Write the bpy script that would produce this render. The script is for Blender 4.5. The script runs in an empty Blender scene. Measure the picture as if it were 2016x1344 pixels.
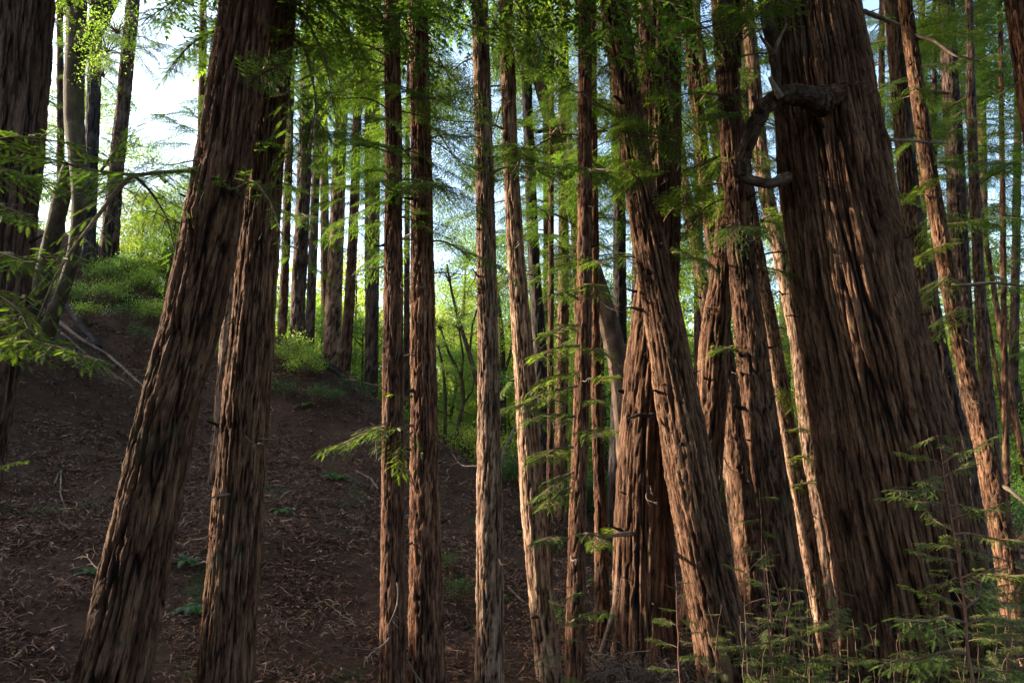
import bpy, math, random
import numpy as np
from mathutils import Vector, Matrix, Euler

R_ = math.radians
scene = bpy.context.scene
COL = scene.collection
random.seed(11)
RNG = np.random.default_rng(11)

# ------------------------------------------------------------------ camera
CAMZ = 2.6
PITCH = R_(11.0)
FPX = 1344.0                     # focal length in photograph pixels (24 mm on 36 mm)
cam_d = bpy.data.cameras.new('camera')
cam_d.sensor_width = 36.0
cam_d.lens = 36.0 * FPX / 2016.0
cam_d.clip_start = 0.1
cam_d.clip_end = 2500
cam = bpy.data.objects.new('camera', cam_d)
COL.objects.link(cam)
cam.location = (0, 0, CAMZ)
cam.rotation_euler = (math.pi / 2 + PITCH, 0, 0)
scene.camera = cam

# ------------------------------------------------------------------ light
SUN_EL, SUN_AZ = R_(20), R_(-79)          # azimuth from +Y, negative = left
world = bpy.data.worlds.new('World')
scene.world = world
world.use_nodes = True
wn = world.node_tree
bg = wn.nodes['Background']
sky = wn.nodes.new('ShaderNodeTexSky')
sky.sky_type = 'NISHITA'
sky.sun_disc = False
sky.sun_elevation = SUN_EL
sky.sun_rotation = SUN_AZ
sky.dust_density = 2.5
wn.links.new(sky.outputs[0], bg.inputs[0])
bg.inputs[1].default_value = 0.15
sun_d = bpy.data.lights.new('sun', 'SUN')
sun_d.energy = 4.3
sun_d.angle = R_(0.8)
sun_d.color = (1.0, 0.86, 0.68)
sun = bpy.data.objects.new('sun', sun_d)
COL.objects.link(sun)
to_sun = Vector((math.sin(SUN_AZ) * math.cos(SUN_EL), math.cos(SUN_AZ) * math.cos(SUN_EL), math.sin(SUN_EL)))
sun.rotation_euler = to_sun.to_track_quat('Z', 'Y').to_euler()
sun.location = (-20, 0, 30)
scene.view_settings.view_transform = 'Standard'
scene.view_settings.look = 'None'
scene.view_settings.gamma = 1.0
scene.view_settings.use_curve_mapping = False
scene.view_settings.exposure = 2.35
scene.cycles.max_bounces = 6
scene.cycles.diffuse_bounces = 3
scene.cycles.glossy_bounces = 2
scene.cycles.transmission_bounces = 4
scene.cycles.transparent_max_bounces = 4
scene.cycles.use_denoising = True
scene.cycles.sample_clamp_indirect = 1.0

# ------------------------------------------------------------------ maths helpers
COSP, SINP = math.cos(PITCH), math.sin(PITCH)
def W(px, py, Y):
    """the world point at depth Y on the sight line through a photograph pixel"""
    a, b = (px - 1008.0) / FPX, (672.0 - py) / FPX
    dy, dz = COSP - b * SINP, SINP + b * COSP
    s = Y / dy
    return np.array([a * s, Y, CAMZ + dz * s])
def pix_r(w, px, py, Y):
    b = (672.0 - py) / FPX
    return 0.5 * w / FPX * (Y / (COSP - b * SINP))

_perm = np.random.default_rng(5).permutation(256)
_perm = np.concatenate([_perm, _perm, _perm])
_g = np.random.default_rng(6).normal(size=(256, 3))
_g /= np.linalg.norm(_g, axis=1)[:, None]
def perlin(x, y, z, seed=0):
    x = np.asarray(x, float) + seed * 17.31; y = np.asarray(y, float) + seed * 5.77; z = np.asarray(z, float) + seed * 9.13
    x, y, z = np.broadcast_arrays(x, y, z)
    xi, yi, zi = np.floor(x).astype(int), np.floor(y).astype(int), np.floor(z).astype(int)
    xf, yf, zf = x - xi, y - yi, z - zi
    u = xf ** 3 * (xf * (xf * 6 - 15) + 10); v = yf ** 3 * (yf * (yf * 6 - 15) + 10); w = zf ** 3 * (zf * (zf * 6 - 15) + 10)
    out = 0
    for dx in (0, 1):
        for dy in (0, 1):
            for dz in (0, 1):
                h = _perm[_perm[_perm[(xi + dx) & 255] + ((yi + dy) & 255)] + ((zi + dz) & 255)]
                g = _g[h]
                d = g[..., 0] * (xf - dx) + g[..., 1] * (yf - dy) + g[..., 2] * (zf - dz)
                out = out + d * (u if dx else 1 - u) * (v if dy else 1 - v) * (w if dz else 1 - w)
    return out
def sstep(a, b, x):
    t = np.clip((x - a) / (b - a), 0, 1)
    return t * t * (3 - 2 * t)

# ------------------------------------------------------------------ terrain heights
ctrl = [W(*c) for c in (
    (1210, 1130, 18), (1120, 1060, 20), (1050, 1010, 21.5), (960, 940, 24), (860, 870, 26), (745, 792, 27), (690, 748, 28.5), (640, 718, 29.5),
    (580, 688, 30.5), (440, 640, 31), (300, 588, 31), (200, 480, 33),
    (750, 1060, 14.5), (450, 1000, 14), (980, 1130, 14.5), (100, 1010, 12), (100, 810, 18), (450, 820, 22),
    (80, 665, 21.5), (-150, 560, 24))]
ctrl += [np.array(c, float) for c in (
    (-4.3, 6.5, .35), (-3.0, 7.5, .3), (-1.5, 8, .05), (0, 8, -.02), (1.5, 8.5, -.02), (2, 9.7, 0), (4, 11, 0), (6, 9, 0), (10, 15, .1), (9, 10, 0),
    (3.0, 13, -.05), (8, 22, .5), (8, 28, 1.3), (13, 24, .9), (20, 18, .8), (4.3, 24, .0), (-5.6, 31, 4.0), (-8, 34, 4.6), (2, 33, .6), (-2, 36, 1.8), (-7, 38, 3), (-14, 41, 4.6), (-24, 44, 7),
    (0, 0, 1.0), (-3, 1, 1.15), (4, 1, .9), (10, 0, .8), (0, -10, 1.5), (-10, 6, 2.6), (-14, 10, 4.6), (-16, 20, 8.6), (-18, 0, 5), (-30, 8, 9.5), (-30, 24, 14.5), (-45, 10, 12),
    (-60, -20, 14), (-60, 60, 12), (0, 60, 8.0), (-20, 62, 8.5), (20, 55, 5), (0, 85, 13), (-30, 90, 17), (40, 85, 10), (60, 40, 5), (60, -10, 3), (0, -40, 2), (60, 90, 12), (-60, 100, 17), (0, 110, 16), (30, 110, 14), (25, 34, 2.0), (14, 40, 2.2))]
ctrl = np.array(ctrl)
def _tps_k(r2):
    return r2 * np.log(np.maximum(r2, 1e-9)) * 0.5
_n = len(ctrl)
_P = np.c_[np.ones(_n), ctrl[:, :2]]
_d2 = ((ctrl[:, None, :2] - ctrl[None, :, :2]) ** 2).sum(-1)
_A = np.zeros((_n + 3, _n + 3))
_A[:_n, :_n] = _tps_k(_d2) + np.eye(_n) * .5
_A[:_n, _n:] = _P; _A[_n:, :_n] = _P.T
_w = np.linalg.solve(_A, np.r_[ctrl[:, 2], 0, 0, 0])
def hz(x, y):
    x = np.asarray(x, float); y = np.asarray(y, float)
    cx, cy = np.clip(x, -75, 75), np.clip(y, -55, 120)
    r2 = (cx[..., None] - ctrl[:, 0]) ** 2 + (cy[..., None] - ctrl[:, 1]) ** 2
    return _tps_k(r2) @ _w[:_n] + _w[_n] + _w[_n + 1] * cx + _w[_n + 2] * cy
def hzf(x, y):
    z = hz(x, y)
    return z + 0.22 * perlin(x * .35, y * .35, 0 * x, 1) + 0.10 * perlin(x * 1.1, y * 1.1, 0 * x, 2) + 0.05 * perlin(x * 3.1, y * 3.1, 0 * x, 3)
def gz(x, y):
    return float(hzf(np.array([float(x)]), np.array([float(y)]))[0])
def ray_ground(px, py, y0=5.0, y1=90.0):
    """where the sight line through a pixel first meets the ground"""
    ys = np.arange(y0, y1, .1)
    p = np.array([W(px, py, y) for y in ys])
    f = p[:, 2] - hzf(p[:, 0], p[:, 1])
    k = np.argmax(f < 0)
    return p[k] if f[k] < 0 else p[-1]

# ------------------------------------------------------------------ materials
def new_mat(name):
    m = bpy.data.materials.new(name); m.use_nodes = True
    nt = m.node_tree
    return m, nt, nt.nodes['Principled BSDF'], nt.nodes, nt.links
def ramp(N, stops, interp='LINEAR'):
    r = N.new('ShaderNodeValToRGB'); r.color_ramp.interpolation = interp
    e = r.color_ramp.elements
    while len(e) < len(stops): e.new(0.5)
    for i, (p, c) in enumerate(stops):
        e[i].position = p; e[i].color = (*c, 1)
    return r
def noise(N, L, vec, scale, detail=4, rough=.6, dist=0):
    n = N.new('ShaderNodeTexNoise')
    n.inputs['Scale'].default_value = scale; n.inputs['Detail'].default_value = detail
    n.inputs['Roughness'].default_value = rough; n.inputs['Distortion'].default_value = dist
    if vec: L.new(vec, n.inputs['Vector'])
    return n
def mixc(N, L, fac, a, b, mode='MIX'):
    m = N.new('ShaderNodeMix'); m.data_type = 'RGBA'; m.blend_type = mode
    for s, v in ((0, fac), (6, a), (7, b)):
        if hasattr(v, 'links'): L.new(v, m.inputs[s])
        elif s == 0: m.inputs[0].default_value = v
        else: m.inputs[s].default_value = (*v, 1)
    return m.outputs[2]
def bark_mat(name, deep, mid, top, lichen=0.3, fine=1.0):
    m, nt, B, N, L = new_mat(name)
    at = N.new('ShaderNodeAttribute'); at.attribute_name = 'rest'
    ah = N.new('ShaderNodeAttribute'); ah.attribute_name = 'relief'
    mp = N.new('ShaderNodeMapping'); mp.inputs['Scale'].default_value = (1, 1, .055)
    L.new(at.outputs['Vector'], mp.inputs['Vector'])
    n1 = noise(N, L, mp.outputs[0], 52, 8, .75)
    n2 = noise(N, L, at.outputs['Vector'], 1.3, 4, .65)
    mp2 = N.new('ShaderNodeMapping'); mp2.inputs['Scale'].default_value = (1, 1, .13)
    L.new(at.outputs['Vector'], mp2.inputs['Vector'])
    n3 = noise(N, L, mp2.outputs[0], 120, 5, .75)
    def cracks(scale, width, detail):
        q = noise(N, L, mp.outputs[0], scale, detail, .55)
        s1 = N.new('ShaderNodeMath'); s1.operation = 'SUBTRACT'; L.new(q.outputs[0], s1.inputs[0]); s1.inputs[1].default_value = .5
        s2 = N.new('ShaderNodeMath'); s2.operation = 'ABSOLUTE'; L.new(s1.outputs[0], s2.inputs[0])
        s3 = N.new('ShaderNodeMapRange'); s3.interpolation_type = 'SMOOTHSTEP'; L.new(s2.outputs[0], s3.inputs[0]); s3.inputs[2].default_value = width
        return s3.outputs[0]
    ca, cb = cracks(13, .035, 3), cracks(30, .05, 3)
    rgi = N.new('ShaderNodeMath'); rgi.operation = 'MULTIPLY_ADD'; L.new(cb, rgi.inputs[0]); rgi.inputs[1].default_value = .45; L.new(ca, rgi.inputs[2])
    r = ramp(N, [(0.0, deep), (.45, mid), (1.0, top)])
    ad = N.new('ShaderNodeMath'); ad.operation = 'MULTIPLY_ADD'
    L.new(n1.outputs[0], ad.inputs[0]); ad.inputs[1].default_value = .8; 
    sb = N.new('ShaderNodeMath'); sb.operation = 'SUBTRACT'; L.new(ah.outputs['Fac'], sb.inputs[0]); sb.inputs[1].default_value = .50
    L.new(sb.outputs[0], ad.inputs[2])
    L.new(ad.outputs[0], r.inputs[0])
    rr = ramp(N, [(.36, (.62, .54, .50)), (.64, (1.3, 1.25, 1.22))])
    L.new(n2.outputs[0], rr.inputs[0])
    c = mixc(N, L, .8, r.outputs[0], rr.outputs[0], 'MULTIPLY')
    rs = ramp(N, [(.36, (.45, .42, .40)), (.64, (1.5, 1.46, 1.42))])
    L.new(n3.outputs[0], rs.inputs[0])
    c = mixc(N, L, .7, c, rs.outputs[0], 'MULTIPLY')
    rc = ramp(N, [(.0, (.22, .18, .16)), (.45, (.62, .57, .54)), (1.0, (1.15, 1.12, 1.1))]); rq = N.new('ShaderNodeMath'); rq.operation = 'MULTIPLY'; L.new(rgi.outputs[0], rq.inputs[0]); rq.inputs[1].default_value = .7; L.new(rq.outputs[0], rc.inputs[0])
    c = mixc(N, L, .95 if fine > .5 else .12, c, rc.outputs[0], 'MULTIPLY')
    if lichen > 0:
        n4 = noise(N, L, at.outputs['Vector'], 2.4, 5, .7)
        rl = ramp(N, [(.56, (0, 0, 0)), (.68, (lichen,) * 3)])
        L.new(n4.outputs[0], rl.inputs[0])
        c = mixc(N, L, rl.outputs[0], c, (.085, .088, .050))
    oi = N.new('ShaderNodeObjectInfo')
    ro = ramp(N, [(0, (.82, .82, .82)), (1, (1.18, 1.16, 1.12))])
    L.new(oi.outputs['Random'], ro.inputs[0])
    c = mixc(N, L, 1, c, ro.outputs[0], 'MULTIPLY')
    L.new(c, B.inputs['Base Color'])
    B.inputs['Roughness'].default_value = .92
    B.inputs['Specular IOR Level'].default_value = .18
    b1 = N.new('ShaderNodeBump'); b1.inputs['Strength'].default_value = 1; b1.inputs['Distance'].default_value = .020 * fine
    L.new(n1.outputs[0], b1.inputs['Height'])
    b0 = N.new('ShaderNodeBump'); b0.inputs['Strength'].default_value = 1; b0.inputs['Distance'].default_value = .022 * fine
    L.new(rgi.outputs[0], b0.inputs['Height']); L.new(b0.outputs[0], b1.inputs['Normal'])
    b2 = N.new('ShaderNodeBump'); b2.inputs['Strength'].default_value = 1; b2.inputs['Distance'].default_value = .010 * fine
    L.new(n3.outputs[0], b2.inputs['Height']); L.new(b1.outputs[0], b2.inputs['Normal'])
    L.new(b2.outputs[0], B.inputs['Normal'])
    return m
M = {}
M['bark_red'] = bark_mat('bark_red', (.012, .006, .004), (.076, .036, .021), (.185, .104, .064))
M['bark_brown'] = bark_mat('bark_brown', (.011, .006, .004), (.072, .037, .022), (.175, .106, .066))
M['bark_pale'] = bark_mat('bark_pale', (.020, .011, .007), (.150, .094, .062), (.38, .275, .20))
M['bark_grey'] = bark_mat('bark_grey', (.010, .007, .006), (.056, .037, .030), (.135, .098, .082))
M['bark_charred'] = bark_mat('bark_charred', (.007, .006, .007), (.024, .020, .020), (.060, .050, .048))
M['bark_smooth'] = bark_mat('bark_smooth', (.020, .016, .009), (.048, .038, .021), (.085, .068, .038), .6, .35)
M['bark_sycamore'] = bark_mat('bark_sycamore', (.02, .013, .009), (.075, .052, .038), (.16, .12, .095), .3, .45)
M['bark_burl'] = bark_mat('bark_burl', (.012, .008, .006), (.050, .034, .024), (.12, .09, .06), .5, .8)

def plain_mat(name, a, b, scale=8, rough=.85, coord='Object', spread=(.35, .65)):
    m, nt, B, N, L = new_mat(name)
    tc = N.new('ShaderNodeTexCoord')
    n = noise(N, L, tc.outputs[coord], scale, 5, .65)
    r = ramp(N, [(spread[0], a), (spread[1], b)])
    L.new(n.outputs[0], r.inputs[0])
    L.new(r.outputs[0], B.inputs['Base Color']); B.inputs['Roughness'].default_value = rough
    B.inputs['Specular IOR Level'].default_value = .25
    bp = N.new('ShaderNodeBump'); bp.inputs['Strength'].default_value = .5; bp.inputs['Distance'].default_value = .01
    L.new(n.outputs[0], bp.inputs['Height']); L.new(bp.outputs[0], B.inputs['Normal'])
    return m
M['twig'] = plain_mat('twig', (.05, .028, .018), (.13, .08, .05), 12)
M['twig_red'] = plain_mat('twig_red', (.09, .038, .024), (.17, .085, .055), 14)
M['dead_twig'] = plain_mat('dead_twig', (.05, .034, .026), (.15, .11, .085), 9)
M['dead_wood'] = plain_mat('dead_wood', (.05, .034, .024), (.19, .14, .10), 6)

def leaf_mat(name, dark, light, transl, tcol, gloss=.5):
    m, nt, B, N, L = new_mat(name)
    oi = N.new('ShaderNodeObjectInfo')
    geo = N.new('ShaderNodeNewGeometry')
    n = noise(N, L, geo.outputs['Position'], 1.1, 3, .6)
    r = ramp(N, [(.33, dark), (.67, light)])
    L.new(n.outputs[0], r.inputs[0])
    ri = ramp(N, [(0, (.62, .66, .6)), (1, (1.35, 1.3, 1.2))])
    L.new(geo.outputs['Random Per Island'], ri.inputs[0])
    c = mixc(N, L, .85, r.outputs[0], ri.outputs[0], 'MULTIPLY')
    ro = ramp(N, [(0, (.8, .86, .9)), (.5, (1, 1, 1)), (1, (1.28, 1.14, .85))])
    L.new(oi.outputs['Random'], ro.inputs[0])
    c = mixc(N, L, .9, c, ro.outputs[0], 'MULTIPLY')
    L.new(c, B.inputs['Base Color']); B.inputs['Roughness'].default_value = gloss
    B.inputs['Specular IOR Level'].default_value = .3
    T = N.new('ShaderNodeBsdfTranslucent')
    ct = mixc(N, L, 1, c, tcol, 'MULTIPLY')
    L.new(ct, T.inputs['Color'])
    mx = N.new('ShaderNodeMixShader'); mx.inputs[0].default_value = transl
    L.new(B.outputs[0], mx.inputs[1]); L.new(T.outputs[0], mx.inputs[2])
    L.new(mx.outputs[0], N['Material Output'].inputs['Surface'])
    return m
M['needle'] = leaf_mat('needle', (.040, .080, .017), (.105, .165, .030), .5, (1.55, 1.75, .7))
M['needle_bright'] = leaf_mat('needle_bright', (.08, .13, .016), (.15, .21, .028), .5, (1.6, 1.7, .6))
M['needle_sprout'] = leaf_mat('needle_sprout', (.065, .120, .024), (.14, .20, .042), .45, (1.5, 1.6, .8))
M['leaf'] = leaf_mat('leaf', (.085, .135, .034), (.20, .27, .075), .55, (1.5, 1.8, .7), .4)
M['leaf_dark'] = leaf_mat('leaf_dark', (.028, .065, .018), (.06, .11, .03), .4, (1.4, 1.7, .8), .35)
M['leaf_lit_yellow'] = leaf_mat('leaf_lit_yellow', (.18, .23, .05), (.34, .37, .10), .55, (1.5, 1.6, .6), .45)  # lighter, yellower copy of leaf: the sunlit glow put into its colour
M['fern'] = leaf_mat('fern', (.035, .085, .028), (.07, .14, .045), .4, (1.4, 1.7, .9), .5)

# litter: brown flat scraps
m, nt, B, N, L = new_mat('litter')
geo = N.new('ShaderNodeNewGeometry')
r = ramp(N, [(0, (.014, .006, .003)), (.4, (.075, .032, .017)), (.8, (.17, .080, .044)), (1, (.30, .19, .13))])
L.new(geo.outputs['Random Per Island'], r.inputs[0]); L.new(r.outputs[0], B.inputs['Base Color'])
B.inputs['Roughness'].default_value = .8; B.inputs['Specular IOR Level'].default_value = .3
M['litter'] = m
m, nt, B, N, L = new_mat('forest_soil')
tc = N.new('ShaderNodeTexCoord')
n1 = noise(N, L, tc.outputs['Object'], .7, 5, .65); n2 = noise(N, L, tc.outputs['Object'], 14, 8, .75); n3 = noise(N, L, tc.outputs['Object'], .35, 4, .6, .6)
r = ramp(N, [(.3, (.010, .006, .004)), (.5, (.042, .021, .012)), (.72, (.092, .047, .027))]); L.new(n2.outputs[0], r.inputs[0])
r2 = ramp(N, [(.35, (.75, .72, .7)), (.65, (1.25, 1.2, 1.15))]); L.new(n1.outputs[0], r2.inputs[0])
c = mixc(N, L, 1, r.outputs[0], r2.outputs[0], 'MULTIPLY')
r3 = ramp(N, [(.60, (0, 0, 0)), (.68, (.7, .7, .7))]); L.new(n3.outputs[0], r3.inputs[0])
c = mixc(N, L, r3.outputs[0], c, (.025, .045, .010))
sx = N.new('ShaderNodeSeparateXYZ'); L.new(tc.outputs['Object'], sx.inputs[0])
mr = N.new('ShaderNodeMapRange'); mr.inputs[1].default_value = 33; mr.inputs[2].default_value = 42; L.new(sx.outputs[1], mr.inputs[0])
c = mixc(N, L, mr.outputs[0], c, (.05, .075, .018))
L.new(c, B.inputs['Base Color']); B.inputs['Roughness'].default_value = .95; B.inputs['Specular IOR Level'].default_value = .15
bp = N.new('ShaderNodeBump'); bp.inputs['Distance'].default_value = .06; bp.inputs['Strength'].default_value = 1; L.new(n2.outputs[0], bp.inputs['Height']); L.new(bp.outputs[0], B.inputs['Normal'])
M['soil'] = m

# ------------------------------------------------------------------ mesh helpers
def mesh_np(name, verts, faces, mat, smooth=False, attrs=None, matidx=None):
    """faces: (k,3) or (k,4) array, or a list of such arrays"""
    fl = faces if isinstance(faces, list) else [faces]
    fl = [np.asarray(f, dtype=np.int32) for f in fl if len(f)]
    me = bpy.data.meshes.new(name)
    verts = np.asarray(verts, dtype=np.float32)
    me.vertices.add(len(verts)); me.vertices.foreach_set('co', verts.ravel())
    loops = np.concatenate([f.ravel() for f in fl])
    tot = np.concatenate([np.full(len(f), f.shape[1], np.int32) for f in fl])
    st = np.r_[0, np.cumsum(tot)[:-1]].astype(np.int32)
    me.loops.add(len(loops)); me.loops.foreach_set('vertex_index', loops)
    me.polygons.add(len(tot)); me.polygons.foreach_set('loop_start', st); me.polygons.foreach_set('loop_total', tot)
    if smooth: me.polygons.foreach_set('use_smooth', np.ones(len(tot), bool))
    for mm in (mat if isinstance(mat, (list, tuple)) else [mat]): me.materials.append(mm)
    if matidx is not None: me.polygons.foreach_set('material_index', np.asarray(matidx, np.int32))
    for k, (typ, data) in (attrs or {}).items():
        a = me.attributes.new(k, typ, 'POINT')
        a.data.foreach_set('vector' if typ == 'FLOAT_VECTOR' else 'value', np.asarray(data, np.float32).ravel())
    me.update(calc_edges=True)
    return me
class Buf:
    def __init__(s): s.v = []; s.t = []; s.q = []; s.n = 0
    def add(s, v, t=None, q=None):
        v = np.asarray(v, float)
        if t is not None and len(t): s.t.append(np.asarray(t) + s.n)
        if q is not None and len(q): s.q.append(np.asarray(q) + s.n)
        s.v.append(v); s.n += len(v)
    def mesh(s, name, mat, smooth=False):
        fs = []
        if s.t: fs.append(np.concatenate(s.t))
        if s.q: fs.append(np.concatenate(s.q))
        return mesh_np(name, np.concatenate(s.v), fs, mat, smooth)
    def tube(s, pts, r, seg=4, cap=True):
        v, q = tube_arr(np.asarray(pts, float), np.asarray(r, float), seg)
        s.add(v, None, q)
def frames(pts):
    t = np.gradient(pts, axis=0); t /= np.linalg.norm(t, axis=1)[:, None] + 1e-12
    ref = np.array([1., 0, 0]) if abs(t[0][0]) < .8 else np.array([0, 0, 1.])
    U = []
    u = ref - t[0] * (ref @ t[0])
    for k in range(len(pts)):
        u = u - t[k] * (u @ t[k]); u /= np.linalg.norm(u) + 1e-12; U.append(u)
    U = np.array(U); V = np.cross(t, U)
    return t, U, V
def ring_faces(rows, seg):
    i = np.arange(rows - 1)[:, None] * seg; j = np.arange(seg)[None, :]; k = (j + 1) % seg
    return np.stack([i + j, i + k, i + seg + k, i + seg + j], -1).reshape(-1, 4)
def tube_arr(pts, r, seg):
    t, U, V = frames(pts)
    a = np.linspace(0, 2 * math.pi, seg, endpoint=False)
    v = pts[:, None, :] + r[:, None, None] * (np.cos(a)[None, :, None] * U[:, None, :] + np.sin(a)[None, :, None] * V[:, None, :])
    return v.reshape(-1, 3), ring_faces(len(pts), seg)
def smooth_path(pts, n):
    pts = np.asarray(pts, float)
    d = np.r_[0, np.cumsum(np.linalg.norm(np.diff(pts[:, :3], axis=0), axis=1))]
    s = np.linspace(0, d[-1], n)
    out = np.stack([np.interp(s, d, pts[:, k]) for k in range(pts.shape[1])], 1)
    w = max(1, int(n * .07))
    ker = np.hanning(2 * w + 3); ker /= ker.sum()
    pad = len(ker) // 2
    o2 = np.empty_like(out)
    for k in range(out.shape[1]):
        a = out[:, k]
        p = np.r_[2 * a[0] - a[pad:0:-1], a, 2 * a[-1] - a[-2:-pad - 2:-1]]
        o2[:, k] = np.convolve(p, ker, 'valid')
    return o2
def link(name, data, parent=None, loc=None, rot=None, scale=None, kind=None):
    o = bpy.data.objects.new(name, data); COL.objects.link(o)
    if parent is not None: o.parent = parent
    if loc is not None: o.location = [float(c) for c in loc]
    if rot is not None: o.rotation_euler = rot
    if scale is not None: o.scale = (scale,) * 3 if not hasattr(scale, '__len__') else scale
    if kind: o['kind'] = kind
    return o
def thing(name, label, cat, loc=(0, 0, 0), group=None, data=None, rot=None, scale=None):
    o = link(name, data, None, loc, rot, scale)
    o['label'] = label; o['category'] = cat
    if group: o['group'] = group
    return o

# ------------------------------------------------------------------ bark relief
def bark_relief(u, w, v, s, el, seed, soft=1.0):
    """u, w: metres round the stem, v: metres along it; returns the relief 0..1"""
    wx = perlin(u / s * .30, w / s * .30, v / (s * el) * .9, seed) * .8
    wy = perlin(u / s * .30, w / s * .30, v / (s * el) * .9, seed + 3) * .8
    a = u / s + wx; b = w / s + wy; c = v / (s * el)
    n1 = np.abs(perlin(a, b, c, seed + 1) + .05 * perlin(a * 3.3, b * 3.3, c * 8, seed + 13))
    r1 = sstep(.0, .085, n1)
    n2 = np.abs(perlin(a * 2.0, b * 2.0, c * 2.0, seed + 2) + .06 * perlin(a * 5.3, b * 5.3, c * 9, seed + 14))
    r2 = sstep(.0, .10, n2)
    bulge = sstep(.0, .4, n1)
    st = perlin(a * 1.3, b * 1.3, c * 2.6, seed + 15) * 4.5 + perlin(a * 4, b * 4, c * 9, seed + 16) * .7
    st = (np.floor(st) + sstep(.0, .3, st - np.floor(st))) / 4.5
    n3 = perlin(a * 4.6, b * 4.6, c * 3.6, seed + 5)
    n4 = perlin(a * 1.7, b * 1.7, c * 6.0, seed + 7)
    n5 = perlin(a * 7, b * 7, c * 12.0, seed + 9)
    n6 = perlin(a * .5, b * .5, c * .8, seed + 11)
    rel = .55 * r1 + .30 * bulge + .34 * r2 * (.35 + .65 * r1) + .26 * n3 + .10 * n4 + .30 * n5 + .40 * st
    lo, hi = np.percentile(rel, 3), np.percentile(rel, 97)
    return np.clip((rel - lo) / (hi - lo), -.1, 1.1)
def stem_mesh(name, axis, mat, s=.06, el=9, amp=.02, twist=0., seed=0, dv=.03, ds=.014, zvis=1e9, flare=.25, base=0, lump=.06, knots=()):
    """axis: rows of x y z r from the bottom up; fine rows below zvis, coarse ones above"""
    axis = np.asarray(axis, float)
    d = np.r_[0, np.cumsum(np.linalg.norm(np.diff(axis[:, :3], axis=0), axis=1))]
    iv = np.interp(zvis, axis[:, 2], d)
    rows = np.r_[np.arange(0, iv, dv), np.arange(iv, d[-1], max(.7, dv * 4)), d[-1]] if iv < d[-1] else np.r_[np.arange(0, d[-1], dv), d[-1]]
    P = np.stack([np.interp(rows, d, axis[:, k]) for k in range(4)], 1)
    t, U, V = frames(P[:, :3])
    rm = np.interp(iv * .5, rows, P[:, 3])
    seg = int(np.clip(2 * math.pi * rm / ds, 10, 460))
    a = np.linspace(0, 2 * math.pi, seg, endpoint=False)
    A, Vv = np.meshgrid(a, rows)
    tw = A + twist * Vv
    uu, ww = rm * np.cos(tw), rm * np.sin(tw)
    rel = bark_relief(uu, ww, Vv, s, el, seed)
    h = np.maximum(rows - base, 0)[:, None]
    fl = flare * np.exp(-h / (.9 * max(rm * 1.6, .5)))
    lob = .75 + .9 * perlin(np.cos(A) * 1.6, np.sin(A) * 1.6, 0 * A, seed + 21)
    Rr = P[:, 3][:, None]
    lum = lump * Rr * perlin(np.cos(tw) * 1.1, np.sin(tw) * 1.1, Vv * .7, seed + 22) * 2 + .5 * lump * Rr * perlin(np.cos(tw) * 2.5, np.sin(tw) * 2.5, Vv * 1.6, seed + 23) * 2
    k_ = np.zeros_like(A)
    for (ka, kv, kr, kh) in knots:
        da = np.angle(np.exp(1j * (A - ka))) * Rr
        rr = np.sqrt(da ** 2 + ((Vv - kv) * .8) ** 2) / kr
        k_ += kh * np.exp(-rr ** 2 * 2) * (1 + .6 * perlin(da * 9, Vv * 9, 0 * A, seed + 4))
    vamp = np.minimum(amp * 1.3, Rr * .3)
    R = Rr * (1 + fl * lob) + vamp * (rel - .85) + lum + k_
    X = P[:, None, :3] + R[..., None] * (np.cos(A)[..., None] * U[:, None, :] + np.sin(A)[..., None] * V[:, None, :])
    verts = X.reshape(-1, 3)
    rest = np.stack([uu + seed * 1.7, ww, Vv], -1).reshape(-1, 3)
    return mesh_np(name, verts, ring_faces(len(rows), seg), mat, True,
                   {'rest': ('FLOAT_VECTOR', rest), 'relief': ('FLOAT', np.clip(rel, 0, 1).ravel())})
def limb_mesh(name, path, radii, mat, seed=0, seg=14, n=None, amp=.12, s=.03, gnarl=.0):
    P = smooth_path(np.c_[np.asarray(path, float), radii], n or 40)
    if gnarl:
        k = np.arange(len(P)) * .45
        for c in range(3): P[:, c] += gnarl * perlin(k, 0 * k, 0 * k, seed + 31 + c)
    t, U, V = frames(P[:, :3])
    L_ = np.r_[0, np.cumsum(np.linalg.norm(np.diff(P[:, :3], axis=0), axis=1))]
    a = np.linspace(0, 2 * math.pi, seg, endpoint=False)
    A, Vv = np.meshgrid(a, L_)
    Rr = P[:, 3][:, None]; rm = float(P[:, 3].mean())
    uu, ww = rm * np.cos(A), rm * np.sin(A)
    rel = .55 + .9 * perlin(uu / s, ww / s, Vv / (s * 3), seed) + .5 * perlin(uu / s * 2.2, ww / s * 2.2, Vv / s, seed + 1)
    R = Rr * (1 + amp * 2 * (rel - .55)) * (1 + amp * 1.5 * perlin(np.cos(A), np.sin(A), Vv / (rm * 3), seed + 2))
    X = P[:, None, :3] + R[..., None] * (np.cos(A)[..., None] * U[:, None, :] + np.sin(A)[..., None] * V[:, None, :])
    nr = len(P)
    verts = np.r_[X.reshape(-1, 3), P[:1, :3], P[-1:, :3]]
    j = np.arange(seg); k = (j + 1) % seg
    tris = np.r_[np.stack([k, j, np.full(seg, nr * seg)], 1), np.stack([(nr - 1) * seg + j, (nr - 1) * seg + k, np.full(seg, nr * seg + 1)], 1)]
    rest = np.r_[np.stack([uu + seed, ww, Vv], -1).reshape(-1, 3), [[seed, 0, 0]], [[seed, 0, L_[-1]]]]
    relf = np.r_[np.clip(rel, 0, 1).ravel(), .2, .2]
    return mesh_np(name, verts, [tris, ring_faces(nr, seg)], mat, True, {'rest': ('FLOAT_VECTOR', rest), 'relief': ('FLOAT', relf)})

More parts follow.
